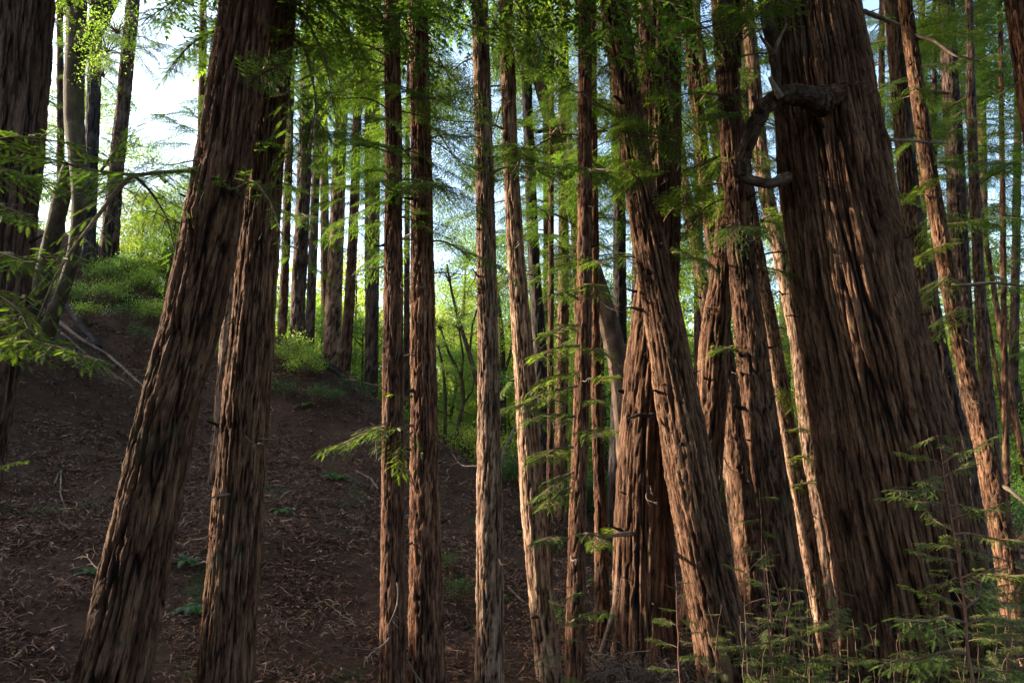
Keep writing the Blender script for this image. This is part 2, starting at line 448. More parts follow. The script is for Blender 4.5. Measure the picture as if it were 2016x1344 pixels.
# ------------------------------------------------------------------ foliage library
def basis(d, up=(0, 0, 1)):
    d = np.asarray(d, float); d = d / np.linalg.norm(d)
    s = np.cross(up, d); n = np.linalg.norm(s)
    s = s / n if n > 1e-6 else np.array([0, 1., 0])
    return d, s, np.cross(d, s)
def needle_twig(buf, p, d, length, width, teeth, rng, roll=0.):
    """a flat two-ranked redwood twiglet: teeth pairs of needles, or one lance when teeth is 0"""
    d, s, u = basis(d)
    cr, sr = math.cos(roll), math.sin(roll)
    s, u = s * cr + u * sr, u * cr - s * sr
    if teeth == 0:
        m_ = p + d * length * .4
        v = [p, m_ + s * width * .5 + u * .003, p + d * length, m_ - s * width * .5 + u * .003]
        buf.add(v, None, [[0, 1, 2, 3]]); return
    tt = (np.arange(teeth) + .3) / teeth
    wd = width * .5 * np.sin(np.pi * (tt * .82 + .14)) ** .6
    bw = length / teeth * .44
    V = []; T = []
    dr = -.12 * length
    for i, t in enumerate(tt):
        c = p + d * length * t + np.array([0, 0, dr * t * t])
        for sg in (1, -1):
            tip = c + s * sg * wd[i] + d * wd[i] * .75 + u * wd[i] * .15
            V += [c - d * bw, c + d * bw, tip] if sg > 0 else [c + d * bw, c - d * bw, tip]
            T.append([len(V) - 3, len(V) - 2, len(V) - 1])
    e = p + d * length + np.array([0, 0, dr])
    V += [e - d * bw * 2 + s * bw * .7, e - d * bw * 2 - s * bw * .7, e + d * width * .35]
    T.append([len(V) - 3, len(V) - 2, len(V) - 1])
    buf.add(V, T)
def make_branch(L_, nside, teeth, seed, droop=.35, tw_len=.13, tw_w=.034, side_len=.42, dens=1.0, bare=.12, up=.1, sideang=.95, path=None, hang=1.0):
    rng = np.random.default_rng(seed)
    wood, leaf = Buf(), Buf()
    n = 14
    t = np.linspace(0, 1, n)
    wob = rng.uniform(-1, 1, 4)
    P = np.stack([L_ * t, L_ * .06 * (np.sin(t * 4 + wob[0] * 3) - np.sin(wob[0] * 3)), L_ * (up * t - droop * t ** 2) + L_ * .02 * np.sin(t * 9 + wob[1])], 1)
    if path is not None: P = smooth_path(path, n)
    wood.tube(P, np.linspace(.011 + .006 * L_, .003, n), 5)
    def at(tt): return np.array([np.interp(tt, t, P[:, k]) for k in range(3)])
    for i in range(nside):
        tt = bare + (1 - bare) * (i + .5 * rng.random()) / nside
        p = at(tt); d0 = at(min(1, tt + .05)) - at(max(0, tt - .05)); d0 /= np.linalg.norm(d0)
        sg = 1 if i % 2 else -1
        ang = sideang * rng.uniform(.75, 1.2)
        d0n, s0, u0 = basis(d0)
        dd = d0n * math.cos(ang) + s0 * sg * math.sin(ang) + u0 * rng.uniform(-.25, .2)
        sl = side_len * L_ * (1.05 - .72 * tt) * rng.uniform(.6, 1.15)
        m = 6
        q = np.linspace(0, 1, m)
        Q = p + dd[None] * (sl * q)[:, None] + d0n[None] * (sl * .25 * q ** 2)[:, None]
        Q[:, 2] -= hang * sl * rng.uniform(.15, .55) * q ** 2
        wood.tube(Q, np.linspace(.0055, .002, m), 3)
        nt = max(4, int(sl / (tw_len * .25) * dens))
        for j in range(nt):
            qq = (j + .6) / nt
            c = np.array([np.interp(qq, q, Q[:, k]) for k in range(3)])
            g = Q[min(m - 1, int(qq * (m - 1)) + 1)] - Q[int(qq * (m - 1)) - (1 if qq > .99 else 0)]
            g = g / (np.linalg.norm(g) + 1e-9)
            gn, gs, gu = basis(g)
            sg2 = 1 if j % 2 else -1
            an = rng.uniform(.6, 1.05) if j < nt - 1 else 0
            e = gn * math.cos(an) + gs * sg2 * math.sin(an) + gu * rng.uniform(-.35, .15)
            needle_twig(leaf, c, e, tw_len * rng.uniform(.65, 1.25) * (1.1 - .35 * qq), tw_w * rng.uniform(.8, 1.2), teeth, rng, rng.normal(0, .35))
    needle_twig(leaf, P[-1], P[-1] - P[-2], tw_len, tw_w, teeth, rng)
    return wood, leaf
LIB = {}
def lib_branch(key, nvar, leafmat='needle', **kw):
    out = []
    for i in range(nvar):
        w, l = make_branch(seed=hash_(key) + i, **kw)
        wm = w.mesh('branch', M['twig'], True)
        lm = l.mesh('foliage', M[leafmat])
        j = Buf(); j.v = w.v + l.v; j.n = w.n + l.n
        j.q = w.q + [q + w.n for q in l.q]; j.t = [q + w.n for q in l.t]
        nq_w = sum(len(q) for q in w.q); nt_ = sum(len(q) for q in j.t); nq = sum(len(q) for q in j.q)
        fs = ([np.concatenate(j.t)] if j.t else []) + [np.concatenate(j.q)]
        idx = np.r_[np.ones(nt_, int), np.zeros(nq_w, int), np.ones(nq - nq_w, int)]
        jm = mesh_np('leafy_branch', np.concatenate(j.v), fs, [M['twig'], M['needle']], False, None, idx)
        out.append((wm, lm, jm))
    LIB[key] = out
def hash_(k): return sum(ord(c) * (i + 3) for i, c in enumerate(k)) * 7
lib_branch('near', 4, L_=1.5, nside=26, teeth=9, droop=.16, tw_len=.13, tw_w=.045, side_len=.42, dens=1.1, hang=.6)
lib_branch('mid', 6, L_=2.4, nside=36, teeth=5, droop=.30, tw_len=.17, tw_w=.052, side_len=.36, dens=1.05, hang=.7)
lib_branch('far', 6, L_=3.2, nside=36, teeth=3, droop=.32, tw_len=.20, tw_w=.068, side_len=.36, dens=.95, hang=.8)
lib_branch('sprout', 4, leafmat='needle_sprout', L_=.8, nside=16, teeth=8, droop=.10, tw_len=.10, tw_w=.036, side_len=.38, dens=1.0, up=.05, hang=.4)

def leaf_quad(buf, p, d, n, l, w):
    s = np.cross(n, d)
    buf.add([p, p + d * l * .45 + s * w * .5 + n * w * .12, p + d * l, p + d * l * .45 - s * w * .5 + n * w * .12], None, [[0, 1, 2, 3]])
def make_clump(seed, nsub, per, leaf_l, flat=.8, stems=True, sub_r=.34):
    """a leafy mass about 1 m in radius: clumps of leaves round the ends of forking twigs"""
    rng = np.random.default_rng(seed)
    wood, leaf = Buf(), Buf()
    for i in range(nsub):
        a = rng.uniform(0, 2 * math.pi); e = math.asin(rng.uniform(-.35, 1)); rr = rng.uniform(.35, .95)
        c = np.array([math.cos(a) * math.cos(e) * rr, math.sin(a) * math.cos(e) * rr, .9 * flat + math.sin(e) * rr * flat])
        q = np.linspace(0, 1, 7)[:, None]
        mid = np.array([c[0] * .25, c[1] * .25, c[2] * .6])
        P = (1 - q) ** 2 * np.array([rng.normal(0, .04), rng.normal(0, .04), 0]) + 2 * q * (1 - q) * mid + q ** 2 * c
        wood.tube(P, np.linspace(.022, .005, 7), 4)
        for k in range(3):
            dd = rng.normal(size=3) * .22
            wood.tube(np.array([P[5], P[5] + dd * .5, P[5] + dd]), np.array([.006, .004, .002]), 3)
        cnt = int(per * rng.uniform(.6, 1.3))
        pos = c + rng.normal(size=(cnt, 3)) * sub_r * np.array([.62, .62, .42]) * rng.uniform(.7, 1.2)
        D = rng.normal(size=(cnt, 3)); D[:, 2] -= .3; D /= np.linalg.norm(D, axis=1)[:, None]
        U_ = rng.normal(size=(cnt, 3)) * .8 + np.array([0, 0, 1.0]); U_ -= D * (U_ * D).sum(1)[:, None]; U_ /= np.linalg.norm(U_, axis=1)[:, None]
        S_ = np.cross(U_, D)
        l = (leaf_l * rng.uniform(.6, 1.25, cnt))[:, None]; w = l * .45
        v = np.stack([pos, pos + D * l * .45 + S_ * w * .5 + U_ * w * .15, pos + D * l, pos + D * l * .45 - S_ * w * .5 + U_ * w * .15], 1)
        leaf.add(v.reshape(-1, 3), None, np.arange(cnt * 4).reshape(-1, 4))
    return wood, leaf
def lib_clump(key, nvar, mats, **kw):
    out = []
    for i in range(nvar):
        w, l = make_clump(seed=hash_(key) + i, **kw)
        wm = w.mesh('stems', M['twig'], True)
        out.append((wm, {mk: l.mesh('foliage', M[mk]) for mk in mats}))
    LIB[key] = out
lib_clump('bush', 4, ('leaf', 'leaf_dark', 'leaf_lit_yellow'), nsub=26, per=95, leaf_l=.085)
lib_clump('small_bush', 3, ('leaf', 'leaf_dark', 'leaf_lit_yellow'), nsub=16, per=42, leaf_l=.11)
lib_clump('bough', 4, ('leaf', 'leaf_dark', 'leaf_lit_yellow'), nsub=18, per=60, leaf_l=.09, flat=.45, sub_r=.42)

# ------------------------------------------------------------------ ground
xs = np.unique(np.r_[np.arange(-14, 14, .2), np.arange(-75, -14, 1.0), np.arange(14, 75, 1.0), np.array([-900, -500, -300, -180, -120, -90, 76, 90, 120, 180, 300, 500, 900])])
ys = np.unique(np.r_[np.arange(5, 34, .19), np.arange(-55, 5, 1.2), np.arange(34, 125, 1.2), np.array([-900, -400, -200, -100, 135, 160, 220, 320, 500, 900])])
GX, GY = np.meshgrid(xs, ys)
GZ = hzf(GX, GY) + .035 * perlin(GX * 6, GY * 6, 0 * GX, 8) + .02 * perlin(GX * 13, GY * 13, 0 * GX, 9)
nr, nc = GX.shape
i = np.arange(nr - 1)[:, None] * nc; j = np.arange(nc - 1)[None, :]
gf = np.stack([i + j, i + j + 1, i + nc + j + 1, i + nc + j], -1).reshape(-1, 4)
link('ground', mesh_np('ground', np.stack([GX, GY, GZ], -1).reshape(-1, 3), gf, M['soil'], True), kind='structure')

# ------------------------------------------------------------------ leaf litter
def litter(n, xr, yr, seed, size):
    rng = np.random.default_rng(seed)
    y = yr[0] * (yr[1] / yr[0]) ** rng.random(n)
    x = rng.uniform(xr[0], xr[1], n) * (.25 + y / yr[1] * .75) if xr[0] < 0 else rng.uniform(*xr, n)
    kp = rng.random(n) < np.clip(.55 + 1.5 * perlin(x * .9, y * .9, 0 * x, 41) + .9 * perlin(x * 3, y * 3, 0 * x, 42), .12, 1)
    x, y = x[kp], y[kp]; n = len(x)
    z = hzf(x, y) + rng.uniform(0.0, .05, n)
    a = rng.uniform(0, 2 * np.pi, n); l = size * rng.lognormal(0, .55, n) * (.6 + y / 30); w = size * .16 * rng.uniform(.5, 1.4, n) * (.6 + y / 30)
    pitch = rng.normal(0, .35, n)
    d = np.stack([np.cos(a) * np.cos(pitch), np.sin(a) * np.cos(pitch), np.sin(pitch)], 1)
    s = np.stack([-np.sin(a), np.cos(a), rng.normal(0, .6, n)], 1)
    cur = rng.normal(0, .35, n)[:, None] * s * l[:, None] + np.array([0, 0, 1]) * (rng.uniform(0, .35, n) * l)[:, None]
    c = np.stack([x, y, z], 1)
    sw = s * w[:, None] * .5; dl = d * l[:, None] * .5
    v = np.stack([c - dl - sw * .4, c - dl + sw * .4, c + cur * .5 + sw, c + cur * .5 - sw, c + dl + cur * .2], 1).reshape(-1, 3)
    b = np.arange(n)[:, None] * 5
    return v, b + np.array([[3, 2, 4]]), b + np.array([[0, 1, 2, 3]])
v, t3, q4 = litter(240000, (-22, 16), (6, 34), 3, .10)
link('leaf_litter', mesh_np('leaf_litter', v, [t3, q4], M['litter']), kind='stuff')

# low green growth beyond the crest
rng = np.random.default_rng(8)
n_ = 80000
yy = 31 + 45 * rng.random(n_) ** 1.3; xx = rng.uniform(-1, 1, n_) * (yy * .8 + 2)
keep = (yy > 36 - np.clip(xx, 0, 20) * .6) | (xx > 6); xx, yy = xx[keep], yy[keep]; n_ = len(xx)
dens_ = perlin(xx * .5, yy * .5, 0 * xx, 4)
zz = hzf(xx, yy) + rng.random(n_) ** 1.3 * (.5 + 1.8 * np.clip(dens_ + .2, 0, 1))
cc = np.stack([xx, yy, zz], 1); dd = rng.normal(size=(n_, 3)) * .10; ss = rng.normal(size=(n_, 3)) * .05
link('ground_cover', mesh_np('ground_cover', np.stack([cc - dd, cc + ss, cc + dd, cc - ss], 1).reshape(-1, 3), np.arange(n_ * 4).reshape(-1, 4), M['leaf']), kind='stuff')

# ------------------------------------------------------------------ trees
def put_branch(root, origin, p, az, tilt, scale, key, var=None, mats=None, split=False, roll=0.):
    wm, lm, jm = LIB[key][random.randrange(len(LIB[key])) if var is None else var]
    rot = (roll, -tilt, az)
    loc = np.asarray(p) - origin
    if split:
        b = link('branch', wm, root, loc, rot, scale)
        link('foliage', lm, b, kind='stuff')
        return b
    return link('branch', jm, root, loc, rot, scale, 'stuff')
TREES = {}
def twig_mesh(seed):
    rng = np.random.default_rng(seed); b = Buf()
    q = np.linspace(0, 1, 9); Lr = .42
    P = np.stack([Lr * q, .06 * np.sin(q * 3 + seed), -.10 * q ** 1.5 + .05 * np.sin(q * 5 + seed * 2)], 1)
    b.tube(P, np.linspace(.011, .003, 9), 5)
    for k in (3, 5, 6):
        d = np.array([.6, rng.uniform(-.8, .8), rng.uniform(-.6, .4)]) * rng.uniform(.08, .2)
        b.tube(np.array([P[k], P[k] + d * .5 + [0, 0, .01], P[k] + d]), np.array([.005, .0035, .0015]), 4)
    return b.mesh('dead_twig', M['dead_twig'], True)
TWIGS = [twig_mesh(i) for i in range(6)]
STUBS = [limb_mesh('branch_stub', [[-.05, 0, 0], [.0, 0, 0], [.05, 0, .01], [.10 + .03 * i, .02 * (i - 1), .02 * i]], [.040, .026, .018, .010], M['bark_charred'], i, 8, 12, .2) for i in range(4)]
STYLE = dict(red=('bark_red',), brown=('bark_brown',), pale=('bark_pale',), grey=('bark_grey',), charred=('bark_charred',))
def redwood(label, Y, pts, bark, s=.05, el=9, amp=.018, twist=0., seed=None, H=26, fine=1.0, flare=.06, fol=None, crown=20, knots=(), key='mid',
            low=None, base_py=None, lump=.03, stubs=(), category='tree', name='redwood_tree', group='redwood trees of the grove'):
    seed = seed if seed is not None else len(TREES) * 13 + 3
    rows = []
    for (px, py, w) in sorted(pts, key=lambda p: -p[1]):
        c = W(px, py, Y); rows.append([*c, .97 * pix_r(w, px, py, Y) * math.cos(math.atan((px - 1008) / FPX))])
    rows = np.array(rows)
    # down to the soil
    d = rows[0] - rows[1]; d = d / abs(d[2]); d[3] = np.clip(d[3], 0, .04)
    p = rows[0].copy()
    if p[2] > gz(p[0], p[1]) - .2:
        k = p[2] - gz(p[0], p[1]) + .35
        for _ in range(4): k = p[2] - gz(*(p + d * k)[:2]) + .35
        rows = np.r_[[p + d * k], rows]
    # up to the tree's top, straightening
    d = (rows[-1] - rows[-2]); d = d / d[2]
    zt = rows[-1][2]; r0 = rows[-1][3]
    top = gz(rows[0][0], rows[0][1]) + H
    ext = []
    for q in (.25, .5, .75, 1.0):
        h = (top - zt) * q
        ext.append([rows[-1][0] + d[0] * h * (1 - .35 * q), Y, zt + h, r0 * (1 - q) ** .8 + .02])
    rows = np.r_[rows, ext]
    z = np.linspace(rows[0][2], rows[-1][2], 160)
    ax = np.stack([np.interp(z, rows[:, 2], rows[:, k]) for k in range(4)], 1)
    ker = np.hanning(9); ker /= ker.sum()
    for k in (0, 1, 3):
        a = ax[:, k]; pd = np.r_[2 * a[0] - a[4:0:-1], a, 2 * a[-1] - a[-2:-6:-1]]; ax[:, k] = np.convolve(pd, ker, 'valid')
    ax[:, 3] = np.maximum(ax[:, 3], .02)
    gi = np.argmax([r_[2] > gz(r_[0], r_[1]) for r_ in ax[:30]])
    bz = ax[gi, 2]
    base = np.array([ax[gi, 0], Y, bz])
    loc_ax = ax.copy(); loc_ax[:, :3] -= base
    root = thing(name, label, category, base, group)
    zv = W(1008, -60, Y)[2] - bz
    sc = max(.8, Y / 8.5) * (1.35 if Y > 14 else 1)
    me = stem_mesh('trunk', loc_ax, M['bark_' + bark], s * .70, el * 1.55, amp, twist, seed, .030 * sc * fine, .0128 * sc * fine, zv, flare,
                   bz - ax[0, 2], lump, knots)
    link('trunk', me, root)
    def axis(zz): return np.array([np.interp(zz, ax[:, 2], ax[:, k]) for k in range(4)])
    rnd = random.Random(seed)
    if fol:
        for (pya, pyb, n, L_) in fol:
            n = int(n * (1.5 if Y < 14 else 2.1))
            L_ *= 1.15
            za, zb = W(1008, pya, Y)[2], W(1008, pyb, Y)[2]
            for i in range(n):
                zz = za + (zb - za) * (i + rnd.random()) / n
                a = axis(zz); az = rnd.uniform(0, 6.283)
                p = a[:3] + .8 * a[3] * np.array([math.cos(az), math.sin(az), 0])
                put_branch(root, base, p, az, rnd.uniform(-.35, .15), L_ * rnd.uniform(.65, 1.2), key, split=(Y < 14), roll=rnd.gauss(0, .25))
    zt0 = max(W(1008, -20, Y)[2] + .14 * Y, bz + 7)
    for i in range(crown):
        q = (i + rnd.random()) / crown
        zz = zt0 + (bz + H - zt0) * q * .98
        a = axis(zz); az = i * 2.4 + rnd.uniform(-.5, .5)
        put_branch(root, base, a[:3], az, rnd.uniform(-.3, .25), (1.25 - .75 * q) * rnd.uniform(.7, 1.15) * (1.5 if Y < 14 else 1.1), 'mid' if Y < 14 else 'far', roll=rnd.gauss(0, .2))
    TREES[label] = (root, axis, base, Y)
    if Y < 24:
        zl, zh = max(bz + .6, W(1008, 1300, Y)[2]), W(1008, 0, Y)[2]
        for i in range(int(5 + (zh - zl) * 1.3)):
            a = axis(rnd.uniform(zl, zh)); az = -math.pi / 2 + rnd.uniform(-1.9, 1.9)
            p = a[:3] + .97 * (a[3] - .2 * amp) * np.array([math.cos(az), math.sin(az), 0]) - base
            if rnd.random() < .45: link('branch_stub', STUBS[rnd.randrange(4)], root, p, (rnd.gauss(0, .5), -rnd.gauss(.1, .35), az), rnd.uniform(.5, 1.1) * min(1, a[3] / .16))
            else: link('dead_twig', TWIGS[rnd.randrange(6)], root, p, (rnd.gauss(0, 1), rnd.gauss(.1, .5), az), rnd.uniform(.4, 1.1))
    for (px, py, dx, dy, r, up) in stubs:      # broken branch stubs: from the stem towards a pixel offset
        c = W(px, py, Y); a = axis(c[2])
        e = np.array([dx, -abs(dy), up], float)
        c[1] = Y - math.sqrt(max(0, a[3] ** 2 - min(a[3], abs(c[0] - a[0])) ** 2)) * .9
        ln = np.linalg.norm(e)
        P = [c - e / ln * .06, c, c + e * .5 + np.array([0, 0, .1 * ln]), c + e]
        link('branch_stub', limb_mesh('branch_stub', np.array(P) - base, [r * 1.9, r * 1.25, r, r * .55], M['bark_charred'] if r > .015 else M['bark_grey'], seed + int(px), 9, 16, .2), root)
    return root

G1 = 'redwood trees of the grove'
# --- nearest rank, from the left
redwood('huge dark redwood trunk cut off by the left edge of the view', 6.0,
        [(20, 0, 190), (-5, 300, 195), (-45, 672, 200), (-95, 1000, 205)], 'grey', .075, 12, .030, H=30, fol=None)
redwood('thick redwood leaning right with broad flat bark plates, its left edge orange at the foot', 6.5,
        [(488, 0, 110), (444, 300, 118), (373, 672, 124), (331, 800, 126), (293, 1000, 136), (219, 1344, 166)], 'brown', .095, 9, .046, .05, H=30,
        fol=[(420, 150, 3, .45)], key='near', knots=((4.4, 5.2, .12, .05),), stubs=((440, 372, .05, .12, .012, -.04), (318, 352, -.03, .1, .01, .02)))
redwood('redwood standing just right of the thick leaning one, ribbed bark lit along its left edge', 7.0,
        [(556, 0, 60), (524, 300, 74), (496, 672, 94), (468, 1000, 106), (444, 1344, 118)], 'brown', .055, 12, .028, .04, H=29,
        fol=[(300, 0, 5, .35)], key='near')
redwood('left trunk of the slim straight pair in the centre left', 7.5,
        [(771, 0, 33), (775, 300, 35), (774, 672, 42), (773, 1000, 47), (774, 1344, 56)], 'red', .042, 10, .020, -.05, H=25,
        fol=[(440, 0, 18, .40)])
redwood('right and thicker trunk of the slim straight pair, small dead stub on its left side', 7.8,
        [(823, 0, 38), (829, 300, 43), (833, 672, 52), (837, 1000, 63), (840, 1344, 77)], 'red', .048, 9, .026, .06, H=27,
        fol=[(480, 0, 18, .40)], stubs=((808, 884, -.13, .02, .011, -.01),))
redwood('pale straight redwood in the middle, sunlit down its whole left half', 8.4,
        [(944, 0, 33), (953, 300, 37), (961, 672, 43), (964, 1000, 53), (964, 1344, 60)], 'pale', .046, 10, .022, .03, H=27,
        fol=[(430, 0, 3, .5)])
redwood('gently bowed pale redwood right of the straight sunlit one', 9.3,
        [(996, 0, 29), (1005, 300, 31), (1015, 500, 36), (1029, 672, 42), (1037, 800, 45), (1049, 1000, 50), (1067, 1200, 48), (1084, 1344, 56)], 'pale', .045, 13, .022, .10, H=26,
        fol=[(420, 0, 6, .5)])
redwood('slender redwood with green sprays up both sides, between the bowed trunk and the huge twin', 8.9,
        [(1151, 0, 27), (1152, 300, 29), (1150, 672, 33), (1137, 1000, 35), (1132, 1344, 44)], 'red', .038, 11, .017, .05, H=24,
        fol=[(330, 0, 7, .45)])
redwood('thin dark-footed redwood close against the left side of the massive twin', 11.0,
        [(1168, 300, 18), (1171, 672, 22), (1182, 1000, 26), (1187, 1275, 34)], 'red', .05, 9, .020, H=20, fol=[(500, 100, 5, .5)])
# --- the crossing pair
redwood('massive upright redwood with long fluted bark, rear of the crossing pair', 10.2,
        [(1297, 0, 84), (1302, 300, 80), (1300, 480, 80), (1284, 672, 96), (1270, 850, 108), (1266, 1000, 118), (1266, 1180, 128), (1268, 1290, 142)], 'brown', .085, 22, .055, -.06, H=34,
        fol=[(560, 0, 9, .6)], flare=.12, lump=.05, stubs=((1222, 770, -.05, .05, .02, .0),))
redwood('great twisted redwood leaning left across the rear one, studded with dead stubs', 9.35,
        [(1207, 0, 56), (1250, 300, 58), (1278, 480, 66), (1315, 672, 80), (1345, 850, 98), (1370, 1000, 104), (1405, 1180, 114), (1436, 1344, 124)], 'brown', .075, 20, .050, .16, H=32,
        fol=[(560, 0, 4, .5)], flare=.1, lump=.05,
        stubs=((1222, 215, -.14, .12, .028, .05), (1232, 132, -.10, .06, .014, .0), (1246, 573, -.17, .05, .014, .01), (1252, 608, -.16, .04, .015, .0), (1270, 545, -.02, .12, .02, .03),
               (1318, 742, -.04, .13, .020, .03), (1294, 775, -.10, .10, .018, .02), (1280, 818, -.32, .12, .024, -.05), (1328, 796, -.02, .11, .018, .01), (1332, 876, .0, .1, .02, .0), (1285, 400, .0, .1, .02, .0)))
redwood('right-leaning redwood splitting away behind the twisted one like the arm of a V', 12.0,
        [(1438, 250, 34), (1424, 500, 42), (1407, 672, 64), (1398, 850, 62), (1388, 1000, 62), (1370, 1200, 66)], 'brown', .07, 16, .040, .1, H=26, fol=[(520, 120, 5, .6)],
        stubs=((1383, 748, -.06, .12, .02, .0),))
redwood('slightly leaning redwood with knobs and shelf-like stubs, left of the giant', 9.6,
        [(1422, 0, 46), (1442, 300, 48), (1458, 500, 54), (1479, 672, 68), (1491, 800, 74), (1523, 1000, 80), (1552, 1200, 90), (1575, 1344, 98)], 'brown', .065, 9, .036, .05, H=30,
        fol=[(480, 0, 6, .55)], stubs=((1455, 703, -.07, .1, .022, .02), (1452, 800, -.10, .1, .026, -.01), (1456, 738, -.06, .1, .015, .0), (1508, 787, .04, .12, .012, .02)))
redwood('half-hidden redwood tucked behind the left side of the knobbed trunk', 12.5,
        [(1405, 500, 30), (1425, 672, 36), (1447, 850, 44), (1470, 1050, 56), (1485, 1250, 62)], 'brown', .06, 9, .026, H=24, fol=[(450, 100, 4, .6)])
redwood('leaning slim redwood in front of the giant with patches of sun on its lower trunk', 10.6,
        [(1478, 400, 24), (1496, 520, 26), (1524, 672, 30), (1556, 870, 34), (1580, 1000, 38), (1613, 1200, 34), (1630, 1344, 36)], 'pale', .045, 7, .022, .04, H=22, fol=[(600, 200, 4, .5)])
redwood('sunlit leaning redwood seen in the gap under the curved limb', 15.5,
        [(1488, 200, 30), (1502, 350, 32), (1536, 500, 32), (1570, 672, 32), (1592, 870, 34), (1610, 1000, 36)], 'pale', .06, 9, .026, H=24, fol=[(420, 100, 5, .6)])
# --- the giant
giant = redwood('giant redwood on the right, widest trunk of all, with a burl and a curved limb', 9.8,
        [(1598, 0, 186), (1617, 150, 208), (1636, 300, 224), (1655, 430, 236), (1698, 672, 266), (1726, 800, 284), (1760, 1000, 306), (1800, 1200, 320), (1824, 1344, 338)], 'brown', .12, 18, .080, .03,
        H=38, fine=1.0, flare=.04, lump=.035, crown=30, knots=((4.25, 9.0, .34, .13), (5.1, 6.25, .22, .09)), seed=77,
        stubs=((1600, 392, -.28, .12, .012, .06), (1570, 624, -.20, .05, .011, .0), (1690, 860, .0, .1, .02, .0), (1760, 640, .04, .08, .02, .0)))
# --- right side
redwood('slim redwood leaning left in front at the right, bark in even plates', 13.5,
        [(1781, 0, 30), (1823, 300, 34), (1858, 500, 37), (1888, 672, 37), (1938, 872, 48), (1962, 1000, 54), (1983, 1100, 58), (1998, 1180, 66)], 'brown', .06, 7, .030, H=28, fol=[(420, 0, 4, .5)])
redwood('greyish redwood against the right shoulder of the giant', 15.0,
        [(1758, 0, 40), (1776, 230, 40), (1792, 400, 44), (1826, 600, 52), (1850, 730, 54), (1890, 900, 60), (1925, 1100, 64)], 'grey', .07, 10, .034, H=28, fol=[(480, 0, 8, .6)])
redwood('tall grey-brown redwood behind the slim leaning one at the right', 18.0,
        [(1862, 0, 36), (1879, 300, 40), (1888, 500, 43), (1900, 672, 38), (1910, 900, 40), (1916, 1050, 42)], 'grey', .08, 9, .030, H=30, fol=[(560, 0, 9, .7)])
redwood('thin straight redwood right of the grey-brown one, bare to its upper third', 16.0,
        [(1908, 0, 17), (1915, 300, 22), (1934, 672, 27), (1952, 850, 30), (1966, 1000, 31), (1975, 1120, 32)], 'grey', .055, 8, .018, H=25, fol=[(400, 0, 5, .6)])
redwood('leaning redwood crossing the upper right corner', 11.0,
        [(2005, 0, 60), (2035, 200, 66), (2080, 500, 72), (2130, 900, 80)], 'red', .065, 9, .03, H=28)
redwood('thin far trunk in the yellow-green light at the right edge', 25.0,
        [(1955, 560, 12), (1976, 690, 14), (1993, 790, 16), (2014, 910, 17), (2030, 1000, 18)], 'brown', .07, 8, .02, H=20, fol=[(560, 100, 6, .7)])
redwood('thinnest far trunk leaning beside the one at the right edge', 27.0,
        [(1940, 600, 8), (1957, 700, 9), (1974, 800, 10), (1989, 920, 10), (1999, 1000, 11)], 'brown', .07, 8, .015, H=18, fol=[(560, 100, 5, .6)])
# --- behind, on the left hill
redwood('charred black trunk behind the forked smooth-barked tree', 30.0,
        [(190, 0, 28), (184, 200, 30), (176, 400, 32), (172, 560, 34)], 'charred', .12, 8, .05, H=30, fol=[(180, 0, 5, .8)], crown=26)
redwood('tall hazy trunk beside the bright gap of sky, its foot blackened', 31.5,
        [(262, 0, 30), (243, 200, 31), (226, 360, 33), (214, 500, 42)], 'grey', .12, 9, .06, H=30, fol=[(150, 0, 5, .8)], crown=26)
redwood('broad trunk on the crest just right of the second leaning redwood', 27.5,
        [(610, 0, 28), (601, 300, 29), (589, 560, 31), (578, 785, 34)], 'grey', .11, 8, .06, H=32, fol=[(520, 0, 12, .85)])
redwood('pale-edged trunk squeezed between the second leaning redwood and the crest trunk', 29.0,
        [(576, 0, 15), (569, 300, 17), (560, 560, 19), (551, 740, 22)], 'brown', .1, 8, .04, H=30, fol=[(500, 0, 8, .8)])
redwood('slim trunk standing back between the broad crest trunk and the sunlit pair', 33.0,
        [(630, 100, 16), (620, 400, 18), (610, 650, 21)], 'grey', .1, 8, .03, H=28, fol=[(480, 0, 8, .8)])
redwood('crest trunk with a warm sunlit left side, left of the pair', 31.0,
        [(676, 120, 24), (669, 300, 27), (662, 480, 32), (654, 660, 36)], 'pale', .10, 8, .05, H=28, fol=[(380, 0, 8, .8)])
redwood('dark thin trunk on the end of the crest, foot in green shrubs', 28.5,
        [(704, 200, 18), (698, 400, 20), (688, 600, 22), (676, 752, 27)], 'brown', .08, 8, .03, H=26, fol=[(460, 0, 9, .8)])
redwood('faint trunk showing between the two slim central trunks', 33.0,
        [(802, 300, 11), (801, 600, 13), (800, 850, 15)], 'grey', .07, 8, .02, H=24, fol=[(520, 0, 8, .8)])
redwood('lit sliver of trunk showing left of the second leaning redwood', 16.0,
        [(480, 300, 26), (462, 500, 30), (446, 700, 34), (436, 850, 38)], 'pale', .08, 10, .03, H=26, fol=[(280, 0, 4, .7)])
